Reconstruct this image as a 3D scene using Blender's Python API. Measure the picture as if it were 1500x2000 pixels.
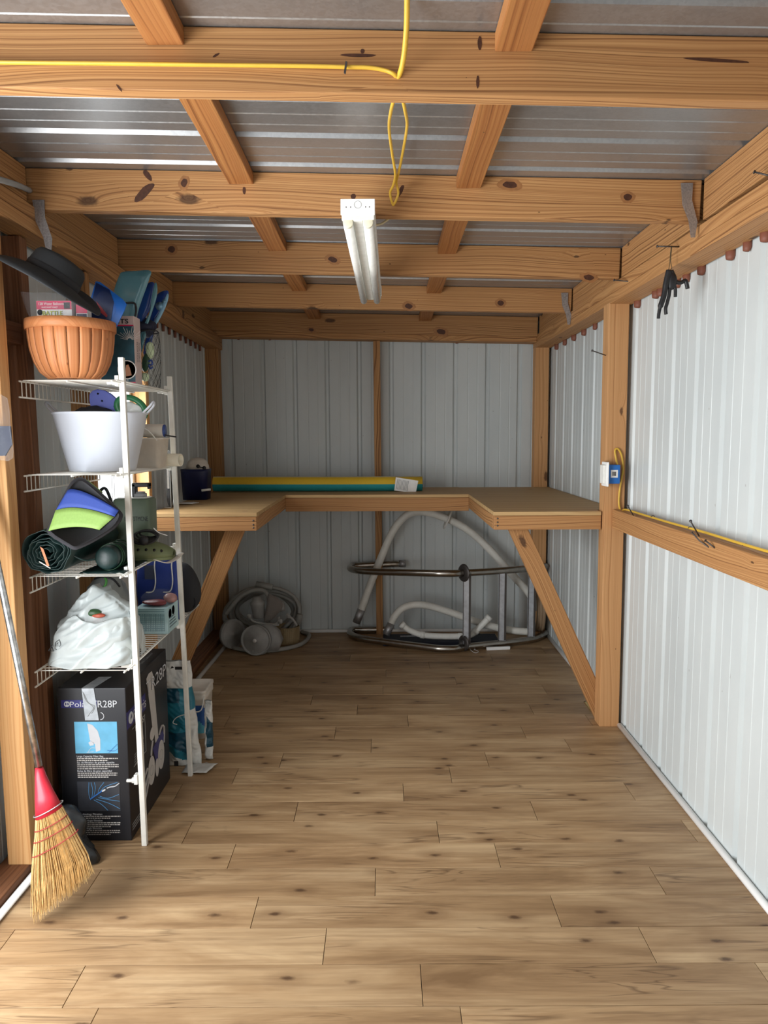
import bpy, bmesh, math, random
from mathutils import Vector, Matrix, noise
random.seed(11)
for o in list(bpy.data.objects): bpy.data.objects.remove(o)
SC = bpy.context.scene; COL = SC.collection
PI = math.pi

# ------------------------------------------------------------------ camera
FPX, CAMH = 1450.0, 1.45
PITCH, ROLL = math.atan(152/1450.0), math.radians(0.25)
F_ = Vector((0, math.cos(PITCH), -math.sin(PITCH))); U0 = Vector((0, math.sin(PITCH), math.cos(PITCH))); R0 = Vector((1, 0, 0))
R_ = R0*math.cos(ROLL) - U0*math.sin(ROLL); U_ = U0*math.cos(ROLL) + R0*math.sin(ROLL)
CAM = Vector((0, 0, CAMH))
cd = bpy.data.cameras.new('camera'); co = bpy.data.objects.new('camera', cd); COL.objects.link(co)
co.matrix_world = Matrix(((R_.x, U_.x, -F_.x, 0), (R_.y, U_.y, -F_.y, 0), (R_.z, U_.z, -F_.z, CAMH), (0, 0, 0, 1)))
cd.sensor_fit = 'HORIZONTAL'; cd.sensor_width = 36; cd.lens = 36*FPX/1500; cd.clip_start = .02; cd.clip_end = 200
SC.camera = co

# ------------------------------------------------------------------ world, daylight, exposure
W = bpy.data.worlds.new('sky'); SC.world = W; W.use_nodes = True
wn = W.node_tree.nodes; wl = W.node_tree.links; wn.clear()
wo = wn.new('ShaderNodeOutputWorld'); wb = wn.new('ShaderNodeBackground'); wl.new(wb.outputs[0], wo.inputs[0])
wb.inputs[0].default_value = (.90, .955, 1, 1); wb.inputs[1].default_value = 2.0      # bright overcast sky
def area(name, loc, rot, sx, sy, power, col):
    l = bpy.data.lights.new(name, 'AREA'); l.shape = 'RECTANGLE'; l.size = sx; l.size_y = sy; l.energy = power; l.color = col
    o = bpy.data.objects.new(name, l); COL.objects.link(o); o.location = loc; o.rotation_euler = rot
    return o
area('doorway_daylight', (-1.55, 1.20, 1.05), (PI/2, 0, -PI/2+.32), 1.25, 1.75, 84, (.965, .985, 1))      # side doorway
area('window_daylight', (-1.335, 3.40, 1.38), (PI/2, 0, -PI/2), .52, .58, 13, (.95, .98, 1))             # the side window
SC.view_settings.view_transform = 'Standard'; SC.view_settings.look = 'None'
SC.view_settings.gamma = 1; SC.view_settings.use_curve_mapping = False; SC.view_settings.exposure = 0.0

# ------------------------------------------------------------------ helpers
def at(px, py, X=None, Y=None, Z=None):
    """point of the place seen at a pixel of the photograph, at a known distance"""
    d = F_ + R_*((px-750)/FPX) + U_*((1000-py)/FPX)
    if X is not None: t = (X-CAM.x)/d.x
    elif Y is not None: t = (Y-CAM.y)/d.y
    else: t = (Z-CAM.z)/d.z
    return CAM + d*t
def V(*a): return Vector(a[0] if len(a) == 1 else a)
def srgb(r, g, b):
    f = lambda c: (c/255/12.92) if c/255 <= .04045 else ((c/255+.055)/1.055)**2.4
    return (f(r), f(g), f(b), 1)

class MB:
    def __init__(s): s.v = []; s.f = []; s.g = []; s.sm = []; s.mi = []
    def add(s, vs, fs, gl=None, smooth=False, mi=0):
        n = len(s.v); vs = [Vector(p) for p in vs]; s.v += vs
        s.g += [Vector(p) for p in gl] if gl else vs
        for f in fs: s.f.append([i+n for i in f]); s.sm.append(smooth); s.mi.append(mi)
        return s
    def hexa(s, p, gl=None, mi=0):      # 8 corners: bottom ring 0-3, top ring 4-7
        return s.add(p, [(3,2,1,0),(4,5,6,7),(0,1,5,4),(1,2,6,5),(2,3,7,6),(3,0,4,7)], gl, False, mi)
    def box(s, x0, x1, y0, y1, z0, z1, mi=0):
        P = [(x0,y0,z0),(x1,y0,z0),(x1,y1,z0),(x0,y1,z0),(x0,y0,z1),(x1,y0,z1),(x1,y1,z1),(x0,y1,z1)]
        return s.hexa(P, None, mi)
    def obox(s, c, ax, ay, az, mi=0):   # centre and half axes
        c, ax, ay, az = V(c), V(ax), V(ay), V(az)
        return s.hexa([c-ax-ay-az, c+ax-ay-az, c+ax+ay-az, c-ax+ay-az, c-ax-ay+az, c+ax-ay+az, c+ax+ay+az, c-ax+ay+az], None, mi)
    def bar(s, p0, p1, side, up, w, h, mi=0):  # timber from p0 to p1 (axis through the centre); w along side, h along up
        p0, p1, side, up = V(p0), V(p1), V(side).normalized()*w/2, V(up).normalized()*h/2
        L = (p1-p0).length; o = Vector((random.uniform(0, 40), random.uniform(0, 9), random.uniform(0, 9)))
        P = []; G = []
        for u in (-1, 1):
            for (p, l, sd) in ((p0, 0, -1), (p1, L, -1), (p1, L, 1), (p0, 0, 1)):
                P.append(p+side*sd+up*u)
                if h >= w: G.append(o+Vector((l, u*h/2, sd*w/2)))
                else: G.append(o+Vector((l, sd*w/2, u*h/2)))
        return s.hexa(P, G, mi)
    def tube(s, pts, r, n=8, closed=False, caps=True, mi=0, flat=1.0):
        pts = [V(p) for p in pts]; N = len(pts); rr = r if isinstance(r, (list, tuple)) else [r]*N
        vs = []; prev = None
        for i, p in enumerate(pts):
            a = pts[(i-1) % N] if (closed or i > 0) else p; b = pts[(i+1) % N] if (closed or i < N-1) else p
            t = (b-a).normalized()
            if prev is None:
                prev = t.orthogonal().normalized()
                if abs(t.z) < .9: prev = (Vector((0,0,1))-t*t.z).normalized()
            else:
                prev = (prev-t*prev.dot(t))
                prev = prev.normalized() if prev.length > 1e-6 else t.orthogonal().normalized()
            q = t.cross(prev)
            for k in range(n):
                an = 2*PI*(k+.5)/n; vs.append(p+(prev*math.cos(an)*flat+q*math.sin(an))*rr[i])
        fs = []
        for i in range(N if closed else N-1):
            for k in range(n):
                a, b = i*n, ((i+1) % N)*n
                fs.append((a+k, a+(k+1) % n, b+(k+1) % n, b+k))
        if caps and not closed: fs += [tuple(range(n-1, -1, -1)), tuple(range((N-1)*n, N*n))]
        return s.add(vs, fs, None, n > 4, mi)
    def lathe(s, prof, c, axis=(0,0,1), n=24, mi=0, ref=None, sx=1, sy=1, a0=0, a1=2*PI):
        c = V(c); az = V(axis).normalized()
        ax = V(ref).normalized() if ref is not None else (Vector((1,0,0)) if abs(az.x) < .9 else Vector((0,1,0)))
        ax = (ax-az*ax.dot(az)).normalized(); ay = az.cross(ax); full = abs(a1-a0-2*PI) < 1e-6
        m = n if full else n+1; vs = []
        for (r, h) in prof:
            for k in range(m):
                an = a0+(a1-a0)*k/n; vs.append(c+ax*(r*math.cos(an)*sx)+ay*(r*math.sin(an)*sy)+az*h)
        fs = []
        for i in range(len(prof)-1):
            for k in range(n):
                k2 = (k+1) % m; fs.append((i*m+k, i*m+k2, (i+1)*m+k2, (i+1)*m+k))
        if full:
            if prof[0][0] > 1e-5: fs.append(tuple(range(m-1, -1, -1)))
            if prof[-1][0] > 1e-5: fs.append(tuple(range((len(prof)-1)*m, len(prof)*m)))
        return s.add(vs, fs, None, True, mi)
    def prism(s, poly, O, ux, uy, d, mi=0):     # polygon extruded along the normal by d
        O, ux, uy = V(O), V(ux), V(uy); nz = ux.cross(uy).normalized()*d; n = len(poly)
        vs = [O+ux*a+uy*b for a, b in poly]; vs += [p+nz for p in vs]
        fs = [tuple(range(n-1, -1, -1)), tuple(range(n, 2*n))]+[(i, (i+1) % n, n+(i+1) % n, n+i) for i in range(n)]
        return s.add(vs, fs, None, False, mi)
    def grid(s, fn, nu, nv, smooth=True, mi=0, wrap=False):
        m = nu if wrap else nu+1
        vs = [fn(i/nu, j/nv) for j in range(nv+1) for i in range(m)]
        fs = [(j*m+i, j*m+(i+1) % m, (j+1)*m+(i+1) % m, (j+1)*m+i) for j in range(nv) for i in range(nu)]
        return s.add(vs, fs, None, smooth, mi)
    def blob(s, c, rad, amp=.2, fr=8, sub=4, zmin=None, ridge=False, seed=0, mi=0, power=1.0):
        bm = bmesh.new(); bmesh.ops.create_icosphere(bm, subdivisions=sub, radius=1); c = V(c); off = Vector((seed*7.3, seed*3.1, seed*1.7))
        vs = []
        for v in bm.verts:
            d = v.co.copy()
            if power != 1: d = Vector([math.copysign(abs(q)**power, q) for q in d])
            p = Vector((d.x*rad[0], d.y*rad[1], d.z*rad[2]))
            k = noise.noise(p*fr+off)
            if ridge: k = .6-2.0*abs(k)+.7*(.5-abs(noise.noise(p*fr*2.3+off)))
            p = p*(1+amp*k)+c
            if zmin is not None and p.z < zmin: p.z = zmin+(p.z-zmin)*.02
            vs.append(p)
        fs = [[v.index for v in f.verts] for f in bm.faces]; bm.free()
        return s.add(vs, fs, None, True, mi)
    def text(s, body, O, ux, uy, h, w=None, mi=0, depth=.0006, bold=0.0):
        """lettering laid on the plane O, ux, uy; h = cap height, w = fitted width"""
        cu = bpy.data.curves.new('t', 'FONT'); cu.body = body; cu.size = 1; cu.resolution_u = 3; cu.offset = bold
        ob = bpy.data.objects.new('t', cu); COL.objects.link(ob); dg = bpy.context.evaluated_depsgraph_get()
        me = bpy.data.meshes.new_from_object(ob.evaluated_get(dg)); bpy.data.objects.remove(ob)
        if len(me.vertices):
            xs = [v.co.x for v in me.vertices]; x0, x1 = min(xs), max(xs)
            kx = (w/(x1-x0)) if w else h/.69; ky = h/.69
            O, ux, uy = V(O), V(ux).normalized(), V(uy).normalized(); nz = ux.cross(uy)
            s.add([O+ux*((v.co.x-x0)*kx)+uy*(v.co.y*ky)+nz*depth for v in me.vertices], [tuple(p.vertices) for p in me.polygons], None, False, mi)
        bpy.data.meshes.remove(me); return s
    def build(s, name, mat, parent=None, bevel=0, solid=0, loc=None, sub=0):
        org = wloc(parent) if parent else (V(loc) if loc is not None else s.base())
        me = bpy.data.meshes.new(name); me.from_pydata([p-org for p in s.v], [], s.f)
        ms = mat if isinstance(mat, (list, tuple)) else [mat]
        for m in ms: me.materials.append(m)
        me.polygons.foreach_set('use_smooth', s.sm); me.polygons.foreach_set('material_index', s.mi)
        a = me.attributes.new('gl', 'FLOAT_VECTOR', 'POINT'); a.data.foreach_set('vector', [c for p in s.g for c in p])
        me.update(); o = bpy.data.objects.new(name, me); COL.objects.link(o)
        if parent: o.parent = parent
        else: o.location = org
        if solid: md = o.modifiers.new('solid', 'SOLIDIFY'); md.thickness = solid; md.offset = 0
        if bevel: md = o.modifiers.new('bevel', 'BEVEL'); md.width = bevel; md.segments = 2; md.limit_method = 'ANGLE'; md.angle_limit = .9
        if sub: md = o.modifiers.new('sub', 'SUBSURF'); md.levels = sub; md.render_levels = sub
        return o
    def base(s):
        xs = [p.x for p in s.v]; ys = [p.y for p in s.v]; zs = [p.z for p in s.v]
        return Vector(((min(xs)+max(xs))/2, (min(ys)+max(ys))/2, min(zs)))
def wloc(o):  # world position of a parent chain
    p = Vector((0, 0, 0))
    while o: p += o.location; o = o.parent
    return p
def empty(name, loc):
    o = bpy.data.objects.new(name, None); COL.objects.link(o); o.location = loc; o.empty_display_size = .05; return o
def tag(o, label, cat, group=None, kind=None):
    o['label'] = label; o['category'] = cat
    if group: o['group'] = group
    if kind: o['kind'] = kind
    return o
def thing(name, loc, label, cat, group=None): return tag(empty(name, loc), label, cat, group)
def struct(o): o['kind'] = 'structure'; return o
def stuff(o): o['kind'] = 'stuff'; return o
def smoothpts(pts, k=6, closed=False):
    """Catmull-Rom through the points"""
    P = [V(p) for p in pts]; n = len(P); out = []
    for i in range(n if closed else n-1):
        g = lambda j: P[j % n] if closed else P[max(0, min(n-1, j))]
        a, b, c, d = g(i-1), g(i), g(i+1), g(i+2)
        for t in range(k):
            u = t/k
            out.append(.5*((2*b)+(c-a)*u+(2*a-5*b+4*c-d)*u*u+(3*b-a-3*c+d)*u**3))
    if not closed: out.append(P[-1])
    return out
def arc(c, ax, ay, r, a0, a1, n=12):
    c, ax, ay = V(c), V(ax), V(ay); return [c+(ax*math.cos(a0+(a1-a0)*i/n)+ay*math.sin(a0+(a1-a0)*i/n))*r for i in range(n+1)]

# ------------------------------------------------------------------ materials
class NT:
    def __init__(s, name):
        s.m = bpy.data.materials.new(name); s.m.use_nodes = True; s.t = s.m.node_tree
        s.b = s.t.nodes['Principled BSDF']; s.out = s.t.nodes['Material Output']
    def n(s, t, **k):
        nd = s.t.nodes.new(t)
        for a, v in k.items(): setattr(nd, a, v)
        return nd
    def l(s, a, b): s.t.links.new(a, b)
    def set(s, nd, i, v):
        if hasattr(v, 'links') or isinstance(v, bpy.types.NodeSocket): s.l(v, nd.inputs[i])
        else: nd.inputs[i].default_value = v
    def math(s, op, a, b=0.0, c=None, clamp=False):
        nd = s.n('ShaderNodeMath', operation=op, use_clamp=clamp); s.set(nd, 0, a); s.set(nd, 1, b)
        if c is not None: s.set(nd, 2, c)
        return nd.outputs[0]
    def vmul(s, v, k):
        nd = s.n('ShaderNodeVectorMath', operation='MULTIPLY'); s.l(v, nd.inputs[0]); nd.inputs[1].default_value = k; return nd.outputs[0]
    def noise(s, v, sc, det=3, rough=.55, dim='3D', w=None, dist=0):
        nd = s.n('ShaderNodeTexNoise', noise_dimensions=dim); nd.inputs['Scale'].default_value = sc
        nd.inputs['Detail'].default_value = det; nd.inputs['Roughness'].default_value = rough; nd.inputs['Distortion'].default_value = dist
        if v is not None: s.l(v, nd.inputs['Vector'])
        if w is not None: s.l(w, nd.inputs['W'])
        return nd.outputs[0]
    def ramp(s, f, stops):
        nd = s.n('ShaderNodeValToRGB'); s.l(f, nd.inputs[0]); e = nd.color_ramp.elements
        while len(e) < len(stops): e.new(.5)
        for q, (p, c) in zip(e, stops): q.position = p; q.color = c if len(c) == 4 else (*c, 1)
        return nd.outputs[0]
    def mix(s, f, a, b, mode='MIX'):
        nd = s.n('ShaderNodeMix', data_type='RGBA', blend_type=mode); s.set(nd, 0, f); s.set(nd, 6, a); s.set(nd, 7, b); return nd.outputs[2]
    def mapr(s, f, a, b, c=0.0, d=1.0):
        nd = s.n('ShaderNodeMapRange'); s.l(f, nd.inputs[0])
        for i, v in enumerate((a, b, c, d)): nd.inputs[i+1].default_value = v
        return nd.outputs[0]
    def bump(s, h, st=.2, d=.002):
        nd = s.n('ShaderNodeBump'); nd.inputs['Strength'].default_value = st; nd.inputs['Distance'].default_value = d
        s.l(h, nd.inputs['Height']); s.l(nd.outputs[0], s.b.inputs['Normal'])
    def attr(s, n):
        nd = s.n('ShaderNodeAttribute', attribute_name=n); return nd.outputs['Vector']
    def p(s, **k):
        for a, v in k.items(): s.set(s.b, a.replace('_', ' '), v)
        return s.m
def mat(name, col, rough=.5, metal=0, trans=0, alpha=1, ior=1.45, var=.06, vs=30, bump=0, coat=0, emis=0, sss=0):
    m = NT(name); c = col if len(col) == 4 else (*col, 1); v = m.attr('gl')
    if var:
        n = m.noise(v, vs, 4)
        c2 = tuple(min(1, q*(1+var)) for q in c[:3])+(1,); c1 = tuple(q*(1-var) for q in c[:3])+(1,)
        m.set(m.b, 'Base Color', m.ramp(n, [(.3, c1), (.7, c2)]))
        if bump: m.bump(n, bump)
    else: m.b.inputs['Base Color'].default_value = c
    m.p(Roughness=rough, Metallic=metal, IOR=ior)
    m.b.inputs['Transmission Weight'].default_value = trans; m.b.inputs['Alpha'].default_value = alpha; m.b.inputs['Coat Weight'].default_value = coat
    if emis: m.b.inputs['Emission Color'].default_value = c; m.b.inputs['Emission Strength'].default_value = emis
    if sss: m.b.inputs['Subsurface Weight'].default_value = sss; m.b.inputs['Subsurface Radius'].default_value = (.02, .02, .02)
    return m.m
def sep(m, v):
    nd = m.n('ShaderNodeSeparateXYZ'); m.l(v, nd.inputs[0]); return nd.outputs
def comb(m, x, y, z):
    nd = m.n('ShaderNodeCombineXYZ'); m.set(nd, 0, x); m.set(nd, 1, y); m.set(nd, 2, z); return nd.outputs[0]
def wood(name, light, mid, dark, knot, ringf=70, contrast=1.0, rough=.62, knots=1.0, tint=.12, floor=False):
    m = NT(name); g = m.attr('gl'); L, Wd, T = sep(m, g)
    warp = m.noise(m.vmul(g, (.85, 4.2, 4.2)), 1.0, 2, .45)
    kv = comb(m, m.math('MULTIPLY', L, 3.0), m.math('MULTIPLY', Wd, 7.0), 0.0)
    vo = m.n('ShaderNodeTexVoronoi', voronoi_dimensions='2D', feature='F1'); m.l(kv, vo.inputs['Vector']); vo.inputs['Scale'].default_value = 1.0; vo.inputs['Randomness'].default_value = 1
    kd = vo.outputs['Distance']
    kd2 = m.math('ADD', kd, m.math('MULTIPLY', m.math('SUBTRACT', m.noise(m.vmul(g, (38, 60, 60)), 1, 2), .5), .09))
    kr = sep(m, vo.outputs['Color'])[0]
    bend = m.math('MULTIPLY', m.math('POWER', 2.718, m.math('MULTIPLY', kd, -8.5)), m.mapr(kr, .70, .9))
    x = m.math('ADD', m.math('ADD', Wd, m.math('MULTIPLY', T, .45)), m.math('MULTIPLY', warp, .10))
    x = m.math('ADD', x, m.math('MULTIPLY', bend, .035*knots))
    ring = m.noise(None, 1.0, 2, .6, '1D', m.math('MULTIPLY', x, ringf*3.4))
    ring = m.mapr(ring, .5-.2/contrast, .5+.2/contrast)
    line = m.noise(None, 1.0, 1, .5, '1D', m.math('MULTIPLY', x, ringf*9.0))
    fine = m.noise(m.vmul(g, (5, 300, 300)), 1, 2, .6)
    big = m.noise(m.vmul(g, (2.2, 11, 11) if floor else (1.3, 5, 5)), 1, 4, .6)
    c = m.ramp(ring, [(0, dark), (.30, mid), (.75, light)])
    c = m.mix(m.mapr(line, .58, .68, 0, .5*contrast), c, dark)
    c = m.mix(m.mapr(fine, .35, .75, 0, .35), c, mid if not floor else dark)
    c = m.mix(m.mapr(big, .42, .72, 0, .55), c, dark if floor else mid)
    oi = m.n('ShaderNodeObjectInfo')
    c = m.mix(1.0, c, m.ramp(oi.outputs['Random'], [(0, (1-tint, 1-tint*1.15, 1-tint*1.3, 1)), (1, (1+tint*.4,)*3+(1,))]), 'MULTIPLY')
    thr = m.mapr(kr, .74, 1.0, 0.0, .15*knots)
    km = m.math('SUBTRACT', 1.0, m.math('DIVIDE', kd2, m.math('ADD', thr, .0001)), None, True)
    km = m.mapr(km, .05, .45)
    c = m.mix(m.math('MULTIPLY', km, .85), c, knot)
    m.set(m.b, 'Base Color', c)
    m.set(m.b, 'Roughness', m.mapr(fine, .3, .7, rough-.08, rough+.1)); m.b.inputs['Specular IOR Level'].default_value = .35
    m.bump(m.math('ADD', ring, fine), .12, .001)
    return m.m
M = {}
M['pine'] = wood('pine', srgb(190, 144, 94), srgb(168, 120, 74), srgb(118, 78, 46), srgb(66, 42, 26), 42, 1.15)
M['pine_tan'] = wood('pine_tan', srgb(208, 160, 110), srgb(190, 140, 92), srgb(154, 106, 64), srgb(84, 50, 28), 26, .7)
M['pine_brown'] = wood('pine_brown', srgb(176, 122, 70), srgb(156, 100, 54), srgb(112, 68, 36), srgb(62, 36, 22), 22, .8)
M['pine_pale'] = wood('pine_pale', srgb(224, 178, 122), srgb(212, 160, 104), srgb(180, 124, 72), srgb(96, 54, 28), 22, .7)
M['pine_red'] = wood('pine_red', srgb(146, 102, 72), srgb(126, 84, 58), srgb(96, 62, 42), srgb(60, 30, 20), 26, .8)
def vinyl(name):
    m = NT(name); g = m.attr('gl'); L, Wd, T = sep(m, g)
    base = m.noise(m.vmul(g, (1.5, 8, 8)), 1, 5, .62, dist=.5)
    streak = m.noise(m.vmul(g, (2.6, 62, 62)), 1, 4, .6, dist=.3)
    con = m.noise(m.vmul(g, (1.15, 15, 15)), 1, 2.5, .5, dist=.9)
    line = m.math('ABSOLUTE', m.math('SUBTRACT', m.math('FRACT', m.math('MULTIPLY', con, 9.0)), .5))
    mask = m.mapr(m.noise(m.vmul(g, (2.0, 7, 7)), 1, 2), .48, .62)
    c = m.ramp(base, [(.28, srgb(128, 99, 69)), (.46, srgb(166, 135, 99)), (.68, srgb(194, 165, 127))])
    c = m.mix(m.mapr(streak, .42, .68, 0, .5), c, srgb(126, 97, 67))
    c = m.mix(m.math('MULTIPLY', m.mapr(line, 0, .16, .6, 0), mask), c, srgb(84, 60, 40))
    kv = comb(m, m.math('MULTIPLY', L, 4.2), m.math('MULTIPLY', Wd, 9), 0.0)
    vo = m.n('ShaderNodeTexVoronoi', voronoi_dimensions='2D', feature='F1'); m.l(kv, vo.inputs['Vector']); vo.inputs['Scale'].default_value = 1.0
    kr = sep(m, vo.outputs['Color'])[0]
    kd = m.math('ADD', vo.outputs['Distance'], m.math('MULTIPLY', m.math('SUBTRACT', m.noise(m.vmul(g, (40, 60, 60)), 1, 3), .5), .10))
    halo = m.math('MULTIPLY', m.mapr(kd, .0, .34, 1, 0), m.mapr(kr, .62, .75))
    c = m.mix(m.math('MULTIPLY', halo, .55), c, srgb(112, 82, 54))
    km = m.math('MULTIPLY', m.mapr(kd, .03, .10, 1, 0), m.mapr(kr, .62, .70))
    c = m.mix(m.math('MULTIPLY', km, .85), c, srgb(78, 55, 38))
    oi = m.n('ShaderNodeObjectInfo')
    c = m.mix(1.0, c, m.ramp(oi.outputs['Random'], [(0, (.87, .86, .85, 1)), (1, (1.04, 1.04, 1.04, 1))]), 'MULTIPLY')
    m.set(m.b, 'Base Color', c); m.set(m.b, 'Roughness', m.mapr(streak, .3, .7, .40, .52)); m.b.inputs['Specular IOR Level'].default_value = .4
    m.bump(m.math('ADD', streak, m.math('MULTIPLY', line, .3)), .06, .001)
    return m.m
M['plank'] = vinyl('floor_plank')
M['ply'] = wood('plywood', srgb(196, 164, 116), srgb(178, 144, 98), srgb(146, 112, 72), srgb(100, 64, 36), 9, .7, .6, .5)
def sheet_metal(name, c1, c2, rough, metal, spangle):
    m = NT(name); v = m.attr('gl'); big = m.noise(m.vmul(v, (3, 3, 1.2)), 1, 4, .6)
    c = m.ramp(big, [(.3, c1), (.7, c2)])
    if spangle:
        vo = m.n('ShaderNodeTexVoronoi', feature='F1'); m.l(v, vo.inputs['Vector']); vo.inputs['Scale'].default_value = 140
        sp = sep(m, vo.outputs['Color'])[0]
        c = m.mix(1.0, c, m.ramp(sp, [(0, (.92, .92, .92, 1)), (1, (1.05, 1.05, 1.05, 1))]), 'MULTIPLY')
        m.set(m.b, 'Roughness', m.mapr(sp, 0, 1, rough-.03, rough+.05))
    else:
        sp = m.noise(v, 120, 3); m.set(m.b, 'Roughness', m.mapr(big, .3, .7, rough-.05, rough+.08))
        dots = m.noise(v, 42, 1, .4)
        c = m.mix(m.mapr(dots, .80, .83, 0, .4), c, srgb(120, 112, 104))
    m.set(m.b, 'Base Color', c); m.b.inputs['Metallic'].default_value = metal
    if not spangle: m.bump(big, .02, .004)
    return m.m
M['wallmetal'] = sheet_metal('painted_sheet_metal', srgb(196, 202, 202), srgb(208, 213, 212), .36, .0, False)
M['roofmetal'] = sheet_metal('bare_galvanised_sheet', (.35, .353, .358, 1), (.41, .412, .415, 1), .36, .75, True)
M['white'] = mat('white_plastic', srgb(236, 236, 230), .4)
M['whitegloss'] = mat('white_enamel', srgb(248, 248, 246), .25, var=.01)
M['wire'] = mat('white_coated_wire', srgb(232, 230, 222), .35)
M['galv'] = mat('galvanised_steel', (.42, .42, .43), .45, .8, bump=.2, vs=160, var=.25)
M['nail'] = mat('dark_steel', (.1, .09, .085), .5, .7)
M['steel'] = mat('stainless_tube', (.40, .37, .33), .26, 1, var=.12)
M['treads'] = mat('ladder_tread_steel', (.62, .66, .72), .35, .6, var=.15)
M['black'] = mat('black_plastic', (.016, .016, .018), .45)
M['blackfab'] = mat('black_fabric', (.02, .021, .024), .8, bump=.3, vs=120)
M['yellow'] = mat('yellow_cable', srgb(214, 172, 62), .4)
M['copper'] = mat('brown_closure_strip', srgb(124, 74, 56), .55)
M['glass'] = mat('clear_glass', (.9, .95, .95), .02, alpha=.08, var=0)
M['grey'] = mat('grey_plastic', srgb(150, 152, 152), .5)
# ------------------------------------------------------------------ the setting
WR, YB = 1.178, 5.37                     # right wall sheet, back wall sheet
def XL(y): return -1.285+.012*(y-2.1)    # left wall sheet
def ZB(x, y): return 2.191-.0155*(y-1.6)-.0215*x     # underside of the rafters (the roof falls right and back)
RH = .133                                # rafter height
def rib_profile(u):
    """offset of the sheet away from the room at distance u along it: 9 inch major ribs, two minor ribs between"""
    q = (u % .229)
    pts = ((0, .018), (.008, .018), (.019, 0), (.085, 0), (.088, .0014), (.092, .0014), (.095, 0), (.153, 0), (.156, .0014), (.160, .0014), (.163, 0), (.210, 0), (.221, .018), (.229, .018))
    for (a, x), (b, y) in zip(pts, pts[1:]):
        if a <= q <= b: return x+(y-x)*(q-a)/(b-a)
    return 0
RIBU = (0, .008, .019, .085, .088, .092, .095, .153, .156, .160, .163, .210, .221)
def ribbed(mb, u0, u1, fn, phase=0):
    """fn(u, off, end) -> point; two rows"""
    us = [u0, u1]; k = math.floor((u0-phase)/.229)-1
    while phase+k*.229 < u1:
        us += [phase+k*.229+q for q in RIBU if u0 < phase+k*.229+q < u1]; k += 1
    us = sorted(set(round(q, 5) for q in us)); n = len(us)
    vs = [fn(u, rib_profile(u-phase), e) for e in (0, 1) for u in us]
    return mb.add(vs, [(i, i+1, n+i+1, n+i) for i in range(n-1)], None, False)

# floor: sub-floor and vinyl planks, each plank its own part
floor = struct(MB().box(-1.45, 1.35, -1.0, 5.55, -.06, -.0065).build('floor', M['black'], loc=(0, 0, 0)))
PW, PLN = .1518, .92
rows = {}
meas = {0: (824,1930), 1: (634,1850), 2: (497,1783), 3: (733,1724), 4: (452,1673), 5: (856,1627), 6: (578,1586), 7: (788,1549),
        8: (459,1517), 9: (549,1487), 10: (725,1461), 11: (654,1435), 12: (797,1410), 13: (698,1387), 14: (937,1368), 15: (748,1350), 16: (585,1334)}
for k in range(-17, 24):
    ya = 1.902+PW*(k-1); yb = ya+PW
    if yb < -.9 or ya > 5.36: continue
    j = at(*meas[k], Z=0).x if k in meas else random.uniform(-.4, .4)
    xs = [j+PLN*q for q in range(-3, 4)]
    lim0, lim1 = -1.30, 1.19
    for a, b in zip(xs, xs[1:]):
        a, b = max(a, lim0), min(b, lim1)
        if b-a < .02: continue
        mb = MB(); y1 = min(yb, 5.36)
        mb.bar((a+.0009, (ya+y1)/2, -.0035), (b-.0009, (ya+y1)/2, -.0035), (0,1,0), (0,0,1), y1-ya-.0018, .007)
        mb.build('floor_plank', M['plank'], floor, bevel=.0008)

# right wall
wall_r = struct(empty('wall_right', (WR, 2.2, 0)))
def zt(y): return 2.145-.0155*(y-2.57)
for a, b in ((-.9, .1), (.1, 1.0), (1.0, 1.914), (1.914, 2.828), (2.828, 3.742), (3.742, 4.656), (4.656, YB)):
    ribbed(MB(), a, b, lambda u, o, e: (WR+o, u, (.0 if e == 0 else 2.30-.0155*(u-2))), 2.828).build('metal_panel', M['wallmetal'], wall_r, solid=.0012)
def part_bar(name, mat, parent, *a, bevel=.003): return MB().bar(*a).build(name, mat, parent, bevel=bevel)
part_bar('post', M['pine_tan'], wall_r, (1.113, 3.60, 0), (1.106, 3.60, 2.058), (1,0,0), (0,1,0), .096, .09)
part_bar('corner_post', M['pine_tan'], wall_r, (1.113, 5.30, 0), (1.108, 5.30, 2.05), (1,0,0), (0,1,0), .096, .09)
part_bar('girt', M['pine'], wall_r, (1.135, -.9, 1.05), (1.135, 3.555, 1.04), (1,0,0), (0,0,1), .07, .092)
for i in range(2):
    part_bar('top_plate', M['pine'], wall_r, (1.115, -.9, 2.079+i*.0435+.012), (1.115, YB-.02, 2.079+i*.0435-.014), (1,0,0), (0,0,1), .11, .0425)
for a, b in ((.84, 1.70), (1.75, 2.56), (2.61, 3.41), (3.46, 4.27), (4.32, 5.17)):
    part_bar('rim_board', M['pine'], wall_r, (1.115, a, ZB(1.06, a)+RH/2), (1.115, b, ZB(1.06, b)+RH/2), (1,0,0), (0,0,1), .10, RH)
# brown closure tabs hanging out of the rib channels under the top plate
for y in [1.42+.229*k for k in range(17)]+[2.45, 2.93, 3.2]:
    z = 2.06-.006*(y-2); r = random.uniform(.014, .02)
    MB().tube([(WR-.012, y, z+.02), (WR-.012, y, z-.018), (WR-.016, y, z-.03)], [r, r, r*.7], 8, flat=.6).build('closure_tab', M['copper'], wall_r)
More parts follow.
